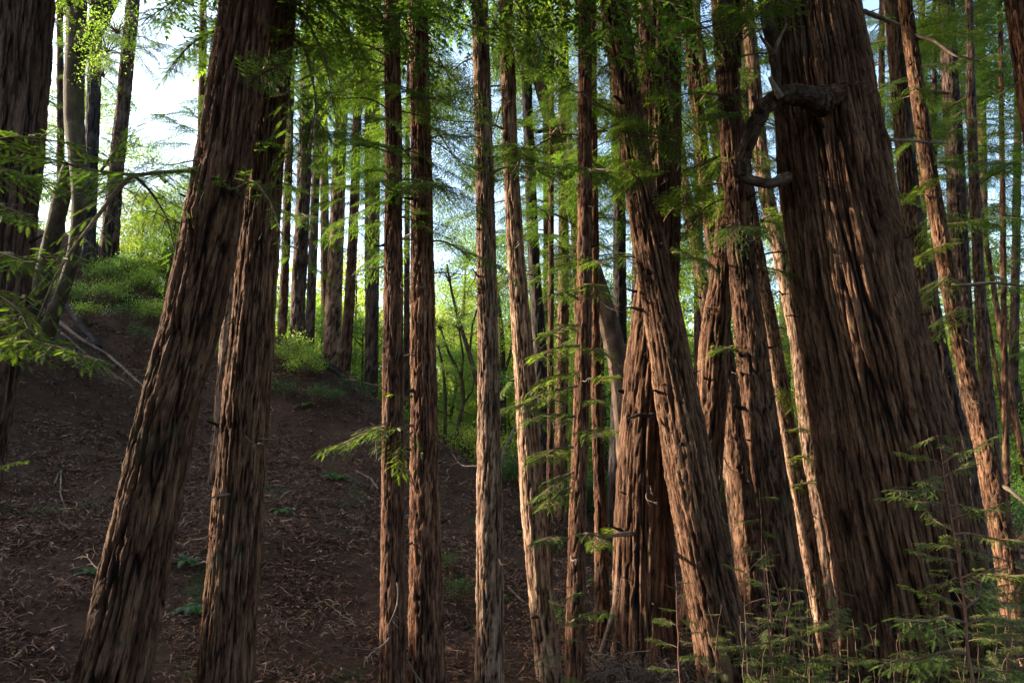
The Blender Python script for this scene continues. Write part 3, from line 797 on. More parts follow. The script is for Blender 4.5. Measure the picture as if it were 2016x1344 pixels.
# --- behind, in the middle
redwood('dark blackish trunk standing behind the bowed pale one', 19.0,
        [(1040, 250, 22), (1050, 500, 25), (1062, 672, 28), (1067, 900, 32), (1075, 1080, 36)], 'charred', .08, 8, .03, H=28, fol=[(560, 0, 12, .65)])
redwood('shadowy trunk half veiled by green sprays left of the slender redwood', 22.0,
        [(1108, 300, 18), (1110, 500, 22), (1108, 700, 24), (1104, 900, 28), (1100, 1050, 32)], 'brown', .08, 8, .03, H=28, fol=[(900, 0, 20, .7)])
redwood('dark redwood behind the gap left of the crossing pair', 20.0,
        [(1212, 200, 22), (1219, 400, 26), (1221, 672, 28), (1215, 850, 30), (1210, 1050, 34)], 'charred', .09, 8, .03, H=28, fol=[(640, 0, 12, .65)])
redwood('thin pole-like trunk high up left of the slender redwood', 21.0,
        [(1110, 0, 9), (1119, 200, 10), (1128, 430, 12), (1140, 700, 14), (1148, 1000, 16)], 'brown', .06, 8, .015, H=22, fol=[(500, 0, 8, .7)])
redwood('slim trunk leaning right behind the upper crossing pair', 17.0,
        [(1330, 240, 22), (1348, 380, 26), (1372, 500, 28), (1392, 610, 28), (1410, 720, 30), (1440, 950, 32)], 'pale', .07, 9, .025, H=22, fol=[(420, 0, 7, .65)])
redwood('narrow leaning trunk left of the top of the knobbed redwood', 18.0,
        [(1358, 0, 18), (1378, 90, 19), (1394, 180, 20), (1420, 350, 22), (1460, 650, 26), (1500, 950, 30)], 'pale', .07, 9, .02, H=24, fol=[(300, 0, 5, .7)])

# --- filler redwoods farther back: foliage of the grove's depth
fill = [
    (395, 38, 22, 300, 'brown', 'conifer whose dark sprays hang left of the top of the thick leaning redwood'),
    (480, 36, 22, 520, 'grey', 'redwood hidden behind the two leaning trunks on the left'),
    (735, 34, 26, 420, 'grey', 'far redwood with drooping sprays left of the slim central pair'),
    (728, 35, 22, 380, 'brown', 'young redwood with low green sprays left of the slim central pair'),
    (1078, 27, 18, 640, 'brown', 'leafy redwood behind the gap right of the bowed pale trunk'),
    (1085, 14, 12, 520, 'brown', 'young redwood with layered sprays right of the bowed pale trunk'),
    (1255, 38, 22, 560, 'grey', 'distant redwood behind the top of the crossing pair'),
    (1375, 30, 20, 620, 'grey', 'redwood with dense sprays filling the V between crossing pair and knobbed trunk'),
    (1470, 24, 16, 560, 'brown', 'redwood behind the curved limb of the giant'),
    (1545, 40, 22, 700, 'grey', 'distant redwood low in the gap left of the giant'),
    (1735, 26, 18, 500, 'brown', 'redwood whose sprays show beside the giant\'s upper right edge'),
    (1815, 33, 22, 820, 'brown', 'leafy redwood behind the greyish trunk at the giant\'s shoulder'),
    (1840, 21, 14, 420, 'grey', 'young redwood with long flat sprays between two grey trunks at the right'),
    (1935, 40, 24, 860, 'brown', 'far redwood in dense green tiers near the right edge'),
    (1975, 19, 14, 480, 'brown', 'redwood with pale lit sprays in the upper right corner'),
    (2000, 30, 20, 900, 'grey', 'redwood at the right edge with low tiers of green'),
    (120, 34, 20, 480, 'grey', 'distant redwood between the huge left trunk and the forked tree'),
    (1300, 22, 14, 420, 'brown', 'slim redwood buried in green behind the upper crossing pair'),
    (640, 40, 20, 300, 'brown', 'redwood whose dark sprays hang right of the second leaning trunk'),
]
for k, (px, Y, w, lowpy, b, lab) in enumerate(fill):
    lean = random.Random(k).uniform(-25, 25)
    n = int(9 + (lowpy / 60)) 
    redwood(lab, Y, [(px + lean * .3, 0, w * .7), (px, 500, w), (px - lean * .3, 900, w * 1.2)], b, .09, 8, .03, H=max(24, 18 + Y * .4), fine=1.5,
            fol=[(lowpy, -20, n, .8 if Y > 22 else .62)], crown=9, key='far' if Y > 20 else 'mid', group='redwoods standing farther back')

# unseen trees added for shade: left on the hill, right and behind the camera
off = [(-12, 4.6), (-22, 3), (-30, 10), (-36, 2), (-13, -2), (-6, -4), (2, -6), (8, -3), (13, 2), (15, 8), (19, 16), (-3, -12), (10, -12), (-28, -8), (26, 24), (0, -3), (5, -9), (-9, -9), (11, 5), (17, -6), (6, 1), (-4, 1.5), (12, 9)]
for k, (x, y) in enumerate(off):
    r = random.Random(k + 90).uniform(.22, .5)
    g = gz(x, y)
    base = np.array([x, y, g])
    root = thing('redwood_tree', 'unseen redwood added for shade outside the picture', 'tree', base, 'unseen redwoods added for shade')
    H = 28
    me = stem_mesh('trunk', [[0, 0, -.4, r * 1.2], [0, 0, 2, r], [0.3, 0, 14, r * .7], [.5, 0, H, .04]], M['bark_brown'], .1, 9, .03, 0, k, .25, .09)
    link('trunk', me, root)
    lo = 8.5
    for i in range(20):
        q = i / 20
        put_branch(root, base, base + np.array([.3 * q, 0, lo + (H - lo) * q]), i * 2.4, random.uniform(-.3, .2), (1.35 - .8 * q) * random.uniform(.8, 1.2), 'far')

#%%PART2
# ------------------------------------------------------------------ parts of the named trees
def tree_of(start):
    for k in TREES:
        if k.startswith(start): return TREES[k]
def path_branch(tree, pts, mat='needle', seed=1, side=.35, nside=None, teeth=14, tw=.12, hang=1., dens=1., r=1.):
    """a living branch along sight-line points (px, py, Y) that grows from a tree's stem"""
    root, base = tree[0], tree[2]
    P = np.array([W(*p) for p in pts]) - base
    Lp = np.linalg.norm(np.diff(P, axis=0), axis=1).sum()
    w, l = make_branch(Lp, int((nside or int(6 + Lp * 13)) * 1.25), teeth, seed, path=P, side_len=side / Lp * 1.6, tw_len=tw, tw_w=.042 * tw / .12, bare=.06, hang=hang * .55, dens=dens)
    b = link('branch', w.mesh('branch', M['twig'], True), root)
    link('foliage', l.mesh('foliage', M[mat]), b, kind='stuff')
def pxlimb(tree_root, base, name, pts, mat, seed, Ydef=None, seg=12, n=40, **kw):
    """a limb through (px, py, width px, Y)"""
    P = np.array([W(p[0], p[1], p[3]) for p in pts]) - base
    rr = [pix_r(p[2], p[0], p[1], p[3]) for p in pts]
    return link(name, limb_mesh(name, P, rr, M[mat], seed, seg, n, **kw), tree_root)

g_root, g_ax, g_base, g_Y = tree_of('giant')
pxlimb(g_root, g_base, 'curved_limb', [(1618, 200, 58, 9.05), (1592, 192, 44, 8.80), (1560, 186, 37, 8.66), (1530, 190, 34, 8.62), (1500, 216, 33, 8.66), (1480, 262, 31, 8.75), (1462, 310, 28, 8.9), (1457, 345, 25, 9.0)],
       'bark_burl', 3, seg=24, n=90, amp=.12, s=.035, gnarl=.028)
pxlimb(g_root, g_base, 'limb_tip', [(1452, 338, 22, 9.0), (1470, 352, 22, 9.02), (1492, 358, 19, 9.08), (1518, 362, 19, 9.2), (1534, 356, 22, 9.35), (1548, 350, 26, 9.5)], 'bark_sycamore', 5, seg=14, n=34, amp=.12, gnarl=.012)
pxlimb(g_root, g_base, 'limb_stub', [(1500, 222, 16, 8.6), (1490, 205, 12, 8.5), (1482, 190, 8, 8.42)], 'bark_burl', 6, seg=9, n=12)
pxlimb(g_root, g_base, 'limb_stub', [(1537, 192, 14, 8.5), (1527, 176, 12, 8.44), (1515, 152, 8, 8.4)], 'dead_wood', 7, seg=9, n=12)
pxlimb(g_root, g_base, 'burl', [(1668, 168, 16, 9.1), (1650, 182, 34, 9.12), (1630, 194, 52, 9.08), (1612, 204, 46, 9.06), (1600, 214, 22, 9.08)], 'bark_brown', 8, seg=30, n=50, amp=.16, s=.03, gnarl=.015)
pxlimb(g_root, g_base, 'dead_limb', [(1498, -60, 24, 9.2), (1506, 0, 25, 9.15), (1514, 60, 25, 9.1), (1524, 110, 22, 9.05), (1530, 150, 16, 9.0), (1531, 186, 10, 8.95)], 'bark_burl', 9, seg=14, n=44, amp=.14, gnarl=.02)
pxlimb(g_root, g_base, 'dead_twig', [(1522, 108, 9, 9.0), (1534, 78, 7, 8.9), (1548, 48, 5, 8.85)], 'dead_wood', 10, seg=7, n=14)
pxlimb(g_root, g_base, 'dead_twig', [(1520, 100, 8, 9.0), (1506, 84, 7, 8.95), (1496, 70, 5, 8.9)], 'dead_wood', 11, seg=7, n=14)
pxlimb(g_root, g_base, 'dead_twig', [(1512, 50, 8, 9.1), (1490, 62, 5, 9.0), (1470, 70, 4, 8.9), (1455, 88, 2, 8.8)], 'dead_wood', 12, seg=7, n=18)
# dead side branches on trunks at the right
for (st, pts) in [('slim redwood leaning left', [(1872, 560, 9, 13.4), (1900, 562, 8, 13.3), (1960, 556, 6, 13.2), (2030, 565, 4, 13.1)]),
                  ('slim redwood leaning left', [(1800, 70, 9, 13.4), (1840, 80, 7, 13.2), (1880, 110, 5, 13.1), (1930, 120, 3, 13.0)]),
                  ('greyish redwood', [(1785, 182, 9, 14.8), (1830, 180, 7, 14.7), (1870, 184, 6, 14.6)]),
                  ('giant', [(1700, 22, 9, 9.7), (1735, 35, 8, 9.8), (1775, 50, 4, 10.0)]),
                  ('giant', [(1748, 275, 8, 9.8), (1800, 278, 6, 10.2), (1860, 282, 4, 10.6)]),
                  ('slender redwood', [(1160, 335, 8, 8.5), (1185, 336, 8, 8.3), (1212, 338, 8, 8.2)]),
                  ('slim redwood leaning left', [(1962, 950, 9, 13.4), (1990, 965, 8, 13.2), (2030, 1000, 6, 13.0)]),
                  ('massive upright', [(1245, 1050, 10, 9.7), (1215, 1052, 8, 9.3), (1192, 1058, 5, 9.1)]),
                  ('thin dark-footed', [(1180, 1300, 12, 10.3), (1195, 1250, 12, 10.2), (1210, 1200, 12, 10.1), (1216, 1130, 9, 10.1)])]:
    t = tree_of(st)
    pxlimb(t[0], t[2], 'dead_branch', pts, 'dead_wood', len(st) + pts[0][0], seg=8, n=20, amp=.08)
# living branches reaching into the view
T3, T4, T1 = tree_of('thick redwood leaning'), tree_of('redwood standing just right'), tree_of('huge dark')
path_branch(T3, [(385, 336, 6.6), (330, 338, 6.1), (250, 346, 5.6), (150, 330, 5.2), (60, 300, 4.9), (-30, 285, 4.7)], 'needle', 21, side=.42, nside=30, tw=.11)
path_branch(T3, [(262, 345, 5.7), (230, 372, 5.5), (190, 430, 5.2), (135, 500, 5.0), (100, 560, 4.8), (60, 665, 4.6)], 'needle', 22, side=.25, nside=16, tw=.10, dens=.7)
path_branch(T3, [(262, 342, 5.7), (300, 380, 6.0), (330, 430, 6.2), (345, 500, 6.4)], 'needle', 23, side=.22, nside=10, tw=.10)
path_branch(T3, [(200, 335, 5.4), (225, 300, 5.5), (245, 262, 5.6)], 'needle', 24, side=.22, nside=10, tw=.10)
path_branch(T3, [(440, 374, 6.4), (470, 372, 6.2), (500, 350, 6.1), (535, 400, 6.0), (560, 480, 6.0)], 'needle', 25, side=.22, nside=12, tw=.10)
path_branch(T4, [(530, 330, 7.2), (505, 300, 6.9), (470, 300, 6.7), (430, 330, 6.5)], 'needle', 26, side=.25, nside=12, tw=.11)
path_branch(T4, [(545, 120, 7.4), (570, 180, 6.9), (575, 280, 6.7), (560, 360, 6.6)], 'needle', 27, side=.35, nside=18, tw=.12)
path_branch(T4, [(550, 60, 7.4), (600, 90, 7.0), (625, 200, 6.8), (600, 330, 6.6)], 'needle', 28, side=.40, nside=22, tw=.12)
path_branch(T4, [(550, -30, 7.4), (620, -10, 7.0), (690, 60, 6.9), (700, 150, 6.8)], 'needle', 29, side=.40, nside=22, tw=.12)
path_branch(T4, [(552, 10, 7.4), (600, 30, 7.0), (640, 110, 6.9), (660, 230, 6.8)], 'needle', 30, side=.35, nside=18, tw=.12)
path_branch(T3, [(470, 60, 6.8), (420, 60, 6.6), (370, 90, 6.4), (330, 140, 6.3)], 'needle', 31, side=.35, nside=16, tw=.12)
path_branch(T3, [(480, -60, 6.8), (400, -30, 6.4), (330, 10, 6.2), (285, 40, 6.1)], 'needle', 32, side=.45, nside=20, tw=.12)
T9 = tree_of('right and thicker trunk')
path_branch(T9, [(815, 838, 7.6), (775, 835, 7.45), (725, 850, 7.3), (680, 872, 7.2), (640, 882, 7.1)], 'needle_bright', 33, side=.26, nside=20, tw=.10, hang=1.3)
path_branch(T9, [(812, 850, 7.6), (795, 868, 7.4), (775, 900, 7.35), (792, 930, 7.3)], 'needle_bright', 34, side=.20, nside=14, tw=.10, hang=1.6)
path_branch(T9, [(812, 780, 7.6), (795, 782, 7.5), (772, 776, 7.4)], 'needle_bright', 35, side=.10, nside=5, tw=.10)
T12, T13 = tree_of('slender redwood'), tree_of('thin dark-footed')
k = 40
for (x0, y0, x1, y1, sd) in [(1142, 520, 1185, 520, .2), (1140, 590, 1092, 580, .25), (1140, 680, 1060, 705, .28), (1136, 760, 1025, 800, .30), (1134, 735, 1058, 760, .25), (1132, 820, 1040, 828, .25), (1128, 880, 1062, 905, .25), (1128, 930, 1068, 975, .25),
                            (1124, 960, 1072, 1000, .18), (1118, 1060, 1062, 1068, .15), (1150, 690, 1195, 700, .2), (1150, 800, 1182, 790, .15), (1150, 850, 1180, 860, .15), (1122, 1225, 1195, 1205, .18), (1150, 1050, 1185, 1068, .18), (1138, 640, 1085, 660, .25), (1150, 560, 1190, 580, .2)]:
    k += 1
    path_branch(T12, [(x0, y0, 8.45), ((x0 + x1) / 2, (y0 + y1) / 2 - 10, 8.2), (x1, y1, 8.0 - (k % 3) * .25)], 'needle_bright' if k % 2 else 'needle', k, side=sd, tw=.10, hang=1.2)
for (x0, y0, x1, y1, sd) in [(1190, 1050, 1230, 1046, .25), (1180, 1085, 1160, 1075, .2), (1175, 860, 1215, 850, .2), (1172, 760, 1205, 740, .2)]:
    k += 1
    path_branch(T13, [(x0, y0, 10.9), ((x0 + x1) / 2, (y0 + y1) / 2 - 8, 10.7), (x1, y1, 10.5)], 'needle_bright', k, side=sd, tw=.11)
TK = tree_of('slightly leaning redwood with knobs')
for (x0, y0, x1, y1) in [(1445, 690, 1415, 688), (1450, 170, 1400, 230), (1440, 120, 1390, 140), (1450, 300, 1400, 330)]:
    k += 1
    path_branch(TK, [(x0, y0, 9.9), ((x0 + x1) / 2, (y0 + y1) / 2 - 8, 9.6), (x1, y1, 9.5)], 'needle', k, side=.25, tw=.11)
TR = tree_of('slim redwood leaning left')
for (x0, y0, x1, y1, m_) in [(1790, 170, 1835, 200, 0), (1860, 480, 1800, 520, 1), (1855, 350, 1800, 380, 1), (1870, 540, 1820, 600, 0), (1890, 600, 1850, 660, 0), (1840, 320, 1900, 330, 0)]:
    k += 1
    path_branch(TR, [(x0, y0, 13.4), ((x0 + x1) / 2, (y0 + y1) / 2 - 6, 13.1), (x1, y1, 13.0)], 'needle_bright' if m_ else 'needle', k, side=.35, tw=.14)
TS = tree_of('leaning slim redwood in front')
for (x0, y0, x1, y1) in [(1545, 850, 1600, 845), (1560, 960, 1610, 950), (1550, 900, 1600, 905), (1530, 760, 1560, 800)]:
    k += 1
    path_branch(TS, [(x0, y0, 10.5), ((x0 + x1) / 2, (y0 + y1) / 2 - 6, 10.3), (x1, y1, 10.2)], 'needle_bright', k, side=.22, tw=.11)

# ------------------------------------------------------------------ broadleaf trees
def stem_tree(label, base_px, base_py, name, mat, limbs, group=None, cat='tree', seg=14, Y=None):
    """a broadleaf tree whose limbs are given on sight lines: (part name, [(px, py, w, Y) ...])"""
    p = ray_ground(base_px, base_py) if Y is None else None
    if p is None:
        p = W(base_px, base_py, Y); p[2] = gz(p[0], p[1])
    root = thing(name, label, cat, p, group)
    for q, (nm, pts) in enumerate(limbs):
        pts = [(a, b, c, p[1] + d) for (a, b, c, d) in pts]
        P = np.array([W(a, b, y) for (a, b, c, y) in pts]); rr = [pix_r(c, a, b, y) for (a, b, c, y) in pts]
        if nm == 'trunk' and P[0][2] > gz(P[0][0], P[0][1]) - .2:
            P = np.r_[[[P[0][0], P[0][1], gz(P[0][0], P[0][1]) - .4]], P]; rr = [rr[0] * 1.15] + rr
        link(nm, limb_mesh(nm, P - p, rr, M[mat], base_px + q * 7, seg, 60 if nm == 'trunk' else 36, amp=.05, s=.10), root)
    return root, p
def boughs(root, origin, items, mat, key='bough'):
    for (px, py, Y, sc) in items:
        v = random.randrange(len(LIB[key])); wm, lm = LIB[key][v]
        b = link('leafy_bough', wm, root, W(px, py, Y) - origin - np.array([0, 0, .3 * sc]), (random.gauss(0, .2), random.gauss(0, .2), random.uniform(0, 6.28)), sc)
        link('foliage', lm[mat], b, kind='stuff')
r, o = stem_tree('smooth grey-brown forked tree with two bent stems, at the left beside the huge dark trunk', 80, 664, 'bay_tree', 'bark_smooth', [
    ('trunk', [(82, 690, 36, 0), (92, 650, 27, -.1), (118, 590, 25, -.2), (142, 520, 23, -.3), (153, 450, 23, -.3), (156, 380, 25, -.3), (152, 310, 31, -.2), (146, 240, 36, 0), (146, 150, 36, 0), (150, 80, 34, 0), (152, 0, 36, 0), (150, -130, 26, 0)]),
    ('trunk', [(58, 670, 34, .5), (75, 590, 32, .5), (96, 500, 31, .5), (112, 430, 31, .4), (126, 370, 30, .3), (138, 320, 22, .1)]),
    ('limb', [(150, 112, 36, 0), (170, 78, 34, 0), (196, 44, 31, -.2), (218, 0, 27, -.4), (240, -80, 22, -.5)]),
    ('limb', [(150, 30, 22, 0), (120, -30, 16, -.6), (90, -90, 10, -1)])], seg=20)
boughs(r, o, [(215, 90, 20.5, .9), (235, 50, 20, 1.0), (205, 140, 20.6, .7), (150, -60, 21, 1.6), (240, -60, 20, 1.4), (120, 20, 21.5, 1.0), (60, -60, 21, 1.4), (180, 0, 20.5, .8)], 'leaf')
r, o = stem_tree('pale mottled sycamore trunk curving diagonally behind the slender redwood', 1238, 960, 'sycamore_tree', 'bark_sycamore', [
    ('trunk', [(1240, 950, 46, 0), (1230, 800, 44, 0), (1215, 700, 42, 0), (1190, 600, 38, 0), (1150, 480, 34, 0), (1112, 340, 30, 0), (1084, 240, 26, 0), (1060, 160, 23, 0), (1036, 50, 19, 0), (1020, -60, 15, 0)]),
    ('limb', [(1120, 360, 12, 0), (1150, 300, 9, -.4), (1200, 240, 6, -.8)]),
    ('limb', [(1088, 250, 10, 0), (1060, 260, 8, -.4), (1020, 240, 5, -.8)])], Y=19)
boughs(r, o, [(1040, 20, 18, 1.2), (1020, -60, 19, 1.5), (1200, 330, 17.5, .9), (1160, 260, 18, .8)], 'leaf_dark')

def broadleaf(label, px, Y, H, Wd, mat, lean=0, seed=0, low=.3, nb=16, trunk='bark_smooth', group='broadleaf trees beyond the crest'):
    rnd = random.Random(seed)
    x = (px - 1008) / FPX * Y * 1.02
    p = np.array([x, Y, gz(x, Y)])
    root = thing('broadleaf_tree', label, 'tree', p, group)
    top = np.array([lean, rnd.uniform(-.5, .5), H * .85])
    P = np.array([[0, 0, -.3], [lean * .1, 0, H * .2], [lean * .5 + rnd.uniform(-.3, .3), .2, H * .5], top])
    link('trunk', limb_mesh('trunk', P, [.05 + H * .014, .04 + H * .011, .03 + H * .007, .03], M[trunk], seed, 9, 20), root)
    for i in range(nb):
        q = low + (1 - low) * (i + rnd.random()) / nb
        a = i * 2.4 + rnd.uniform(-.4, .4)
        st = np.array([np.interp(q * H * .95, P[:, 2], P[:, k]) for k in range(3)])
        rr = Wd * math.sin(math.pi * min(.95, .18 + .72 * q)) * rnd.uniform(.45, 1.0)
        e = st + np.array([math.cos(a) * rr, math.sin(a) * rr, .15 * rr])
        if i % 2 == 0:
            m_ = (st + e) / 2 + np.array([0, 0, -.1 * rr])
            link('limb', limb_mesh('limb', [st - [0, 0, .4 * rr * .5], m_, e], [.05, .035, .015], M[trunk], seed + i, 6, 8), root)
        wm, lm = LIB['bough'][rnd.randrange(4)]
        sc = rnd.uniform(.28, .42) * Wd * (1.15 - .4 * q) + .35
        link('foliage', lm[mat], root, e - np.array([0, 0, .3]), (rnd.gauss(0, .25), rnd.gauss(0, .25), rnd.uniform(0, 6.28)), sc, 'stuff')
BL = [(318, 33.5, 6.0, 1.8, 'leaf', .2, 'bushy young tree on the left crest beside the thick leaning redwood'),
      (262, 34, 5.0, 1.6, 'leaf_lit_yellow', 0, 'low yellow-green tree right beside the hazy trunk'),
      (375, 35, 9.0, 2.2, 'leaf', 0, 'leafy tree half hidden by the thick leaning redwood'),
      (295, 36, 5.5, 2.6, 'leaf', .4, 'bright green bushy tree on the crest between the hazy trunk and the leaning redwood'),
      (345, 40, 6.5, 2.6, 'leaf', .5, 'broadleaf tree lit yellow-green low beside the thick leaning redwood'),
      (415, 42, 17, 2.8, 'leaf_lit_yellow', -.5, 'tall yellow-green tree whose crown shows left of the thick leaning redwood'),
      (380, 52, 8, 3.4, 'leaf_lit_yellow', 0, 'pale hazy tree low in the bright sky gap'),
      (130, 38, 15, 4.0, 'leaf', 0, 'bright leafy tree seen between the huge left trunk and the forked tree'),
      (190, 44, 9, 3.0, 'leaf', 0, 'leafy tree behind the charred trunk and the forked tree'),
      (640, 37, 7, 2.6, 'leaf', .3, 'bright green tree behind the crest trunk with the warm side'),
      (725, 36, 7.5, 2.8, 'leaf', -.4, 'rounded green tree on the end of the crest left of the slim pair'),
      (735, 48, 11, 3.6, 'leaf_lit_yellow', 0, 'pale leafy tree in the sky gap left of the slim pair'),
      (600, 50, 12, 4, 'leaf', 0, 'tree glimpsed between the crest trunks'),
      (500, 44, 11, 3.5, 'leaf_dark', 0, 'dark leafy tree hidden behind the two leaning redwoods'),
      (885, 38, 8, 3.0, 'leaf', .8, 'slim-stemmed green tree just beyond the crest between pair and pale trunk'),
      (915, 46, 11, 3.2, 'leaf_lit_yellow', -.8, 'yellow-green tree with thin crooked stems behind the pale straight trunk'),
      (870, 56, 13, 4.2, 'leaf_lit_yellow', 0, 'paler tree farther off between the slim pair and the pale trunk'),
      (1000, 42, 9, 3.0, 'leaf_lit_yellow', .5, 'sunlit tree filling the gap between pale trunk and bowed trunk'),
      (1010, 58, 14, 4.2, 'leaf_lit_yellow', 0, 'far pale tree above the gap between pale trunk and bowed trunk'),
      (1070, 44, 10, 3.4, 'leaf_lit_yellow', 0, 'green tree right behind the bowed trunk'),
      (1115, 50, 12, 3.6, 'leaf_lit_yellow', 0, 'light green tree behind the sprays of the slender redwood'),
      (1200, 40, 10, 3.2, 'leaf', 0, 'tree glimpsed between thin dark-footed redwood and the massive twin'),
      (1365, 40, 9, 3.2, 'leaf_lit_yellow', 0, 'bright tree low in the V between twisted redwood and knobbed redwood'),
      (1440, 48, 11, 3.6, 'leaf_lit_yellow', 0, 'green tree behind the knobbed redwood'),
      (1530, 40, 9, 3.2, 'leaf_lit_yellow', 0, 'bright tree in the gap between knobbed redwood and giant'),
      (1590, 52, 12, 4.0, 'leaf', 0, 'tree standing low behind the left edge of the giant'),
      (1760, 50, 13, 4, 'leaf', 0, 'tree hidden behind the giant'),
      (1890, 46, 9, 3.6, 'leaf_lit_yellow', 0, 'yellow-lit tree behind the slim leaning redwood at the right'),
      (1965, 38, 9, 3.4, 'leaf_lit_yellow', 0, 'brightest yellow-green tree at the right edge behind the thin far trunks'),
      (2020, 44, 12, 4.0, 'leaf_lit_yellow', 0, 'yellow-green tree cut off by the right edge'),
      (780, 42, 9, 3.0, 'leaf', 0, 'green tree showing between the slim central pair'),
      (1030, 36, 15, 3.0, 'leaf', .5, 'tall light green tree high in the gap right of the bowed trunk'),
      (905, 52, 19, 3.4, 'leaf', .5, 'tall thin-crowned tree high between the slim pair and the pale trunk'),
      (1185, 33, 13, 2.8, 'leaf', 0, 'airy green tree behind the thin dark-footed redwood'),
      (1300, 40, 17, 3.6, 'leaf_lit_yellow', 0, 'tall green tree behind the crossing pair'),
      (1370, 34, 14, 2.8, 'leaf', .4, 'slim green tree in the upper V'),
      (1500, 36, 15, 3.2, 'leaf', 0, 'tall leafy tree under the curved limb'),
      (700, 44, 15, 3.4, 'leaf_lit_yellow', 0, 'tall pale tree in the sky gap between thin crest trunk and slim pair'),
      (960, 40, 16, 3.2, 'leaf', 0, 'tall green tree right behind the pale straight trunk'),
      (1560, 44, 18, 3.4, 'leaf_lit_yellow', 0, 'paler tall tree beside the giant\'s left edge'),
      (1850, 36, 15, 3.4, 'leaf_lit_yellow', 0, 'tall yellow-green tree behind the trunks right of the giant'),
      (1925, 44, 19, 4.0, 'leaf', 0, 'tallest green tree behind the right-hand trunks'),
      (1990, 34, 13, 3.4, 'leaf', 0, 'green tree filling the right edge above the thin far trunks')]
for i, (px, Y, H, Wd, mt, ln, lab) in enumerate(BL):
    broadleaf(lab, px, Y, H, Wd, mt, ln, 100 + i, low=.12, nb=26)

r, o = stem_tree('crooked dark-stemmed young tree in the gap between the slim pair and the pale trunk', 893, 872, 'broadleaf_tree', 'bark_smooth', [
    ('trunk', [(893, 880, 8, 0), (903, 835, 8, 0), (913, 790, 8, 0), (909, 740, 7, 0), (890, 708, 6, 0), (878, 680, 4, 0), (866, 640, 3, 0)]),
    ('limb', [(909, 742, 5, 0), (912, 700, 4, -.2), (904, 650, 3, -.4)]), ('limb', [(912, 795, 4, 0), (930, 770, 3, -.2), (936, 735, 2, -.3)])], Y=28, seg=8)
boughs(r, o, [(868, 640, 28, .7), (905, 640, 27.5, .7), (938, 730, 27.6, .5)], 'leaf')
r, o = stem_tree('grey tree curving left behind the pale straight trunk', 962, 880, 'broadleaf_tree', 'bark_sycamore', [
    ('trunk', [(968, 860, 12, 0), (956, 800, 11, 0), (937, 745, 10, 0), (924, 695, 9, 0), (906, 640, 7, 0), (890, 580, 5, 0), (880, 520, 4, 0)]),
    ('limb', [(924, 700, 5, 0), (930, 640, 4, -.3), (945, 590, 3, -.5)])], Y=34, seg=8)
boughs(r, o, [(885, 540, 34, 1.2), (945, 580, 33.5, 1.0), (905, 620, 34, .9)], 'leaf_lit_yellow')
r, o = stem_tree('straight thin-stemmed tree right beside the pair\'s right trunk', 868, 868, 'broadleaf_tree', 'bark_smooth', [
    ('trunk', [(876, 868, 7, 0), (877, 780, 7, 0), (872, 720, 5, 0), (862, 680, 4, 0)])], Y=27.5, seg=8)
boughs(r, o, [(864, 680, 27.5, .6), (880, 730, 27.4, .5)], 'leaf')
r, o = stem_tree('leaning grey pole between the pale trunk and the bowed trunk', 992, 905, 'dead_tree', 'dead_wood', [
    ('trunk', [(990, 900, 10, 0), (1003, 868, 9, 0), (1016, 838, 8, 0), (1030, 800, 7, 0)])], Y=26, seg=8)
r, o = stem_tree('fork-stemmed tree between the pale straight trunk and the bowed one', 1090, 900, 'broadleaf_tree', 'bark_smooth', [
    ('trunk', [(990, 800, 14, 0), (988, 740, 13, 0), (990, 690, 12, 0), (984, 620, 9, 0), (978, 560, 6, 0)]),
    ('limb', [(989, 745, 7, 0), (1004, 700, 6, -.3), (1012, 650, 4, -.4)])], Y=36, seg=8)
boughs(r, o, [(980, 560, 36, 1.3), (1012, 640, 35.6, 1.0)], 'leaf_lit_yellow')

# the wooded far hillside, too distant to tell its trees apart
rng = np.random.default_rng(9)
V_ = []; cnt = 0
for i in range(260):
    y = rng.uniform(62, 112); x = rng.uniform(-1.0, 1.0) * y
    z0 = gz(x, y); h = rng.uniform(6, 15); wd = rng.uniform(1.8, 3.6)
    nl = 250
    e = rng.normal(size=(nl, 3)); e /= np.linalg.norm(e, axis=1)[:, None]; e *= rng.uniform(.5, 1, (nl, 1))
    c = np.array([x, y, z0 + h * .55]) + e * [wd, wd, h * .55]
    d = rng.normal(size=(nl, 3)) * .26; s = rng.normal(size=(nl, 3)) * .13
    V_.append(np.stack([c - d, c + s, c + d, c - s], 1).reshape(-1, 3)); cnt += nl
link('distant_woodland', mesh_np('distant_woodland', np.concatenate(V_), np.arange(cnt * 4).reshape(-1, 4), M['leaf']), kind='stuff')

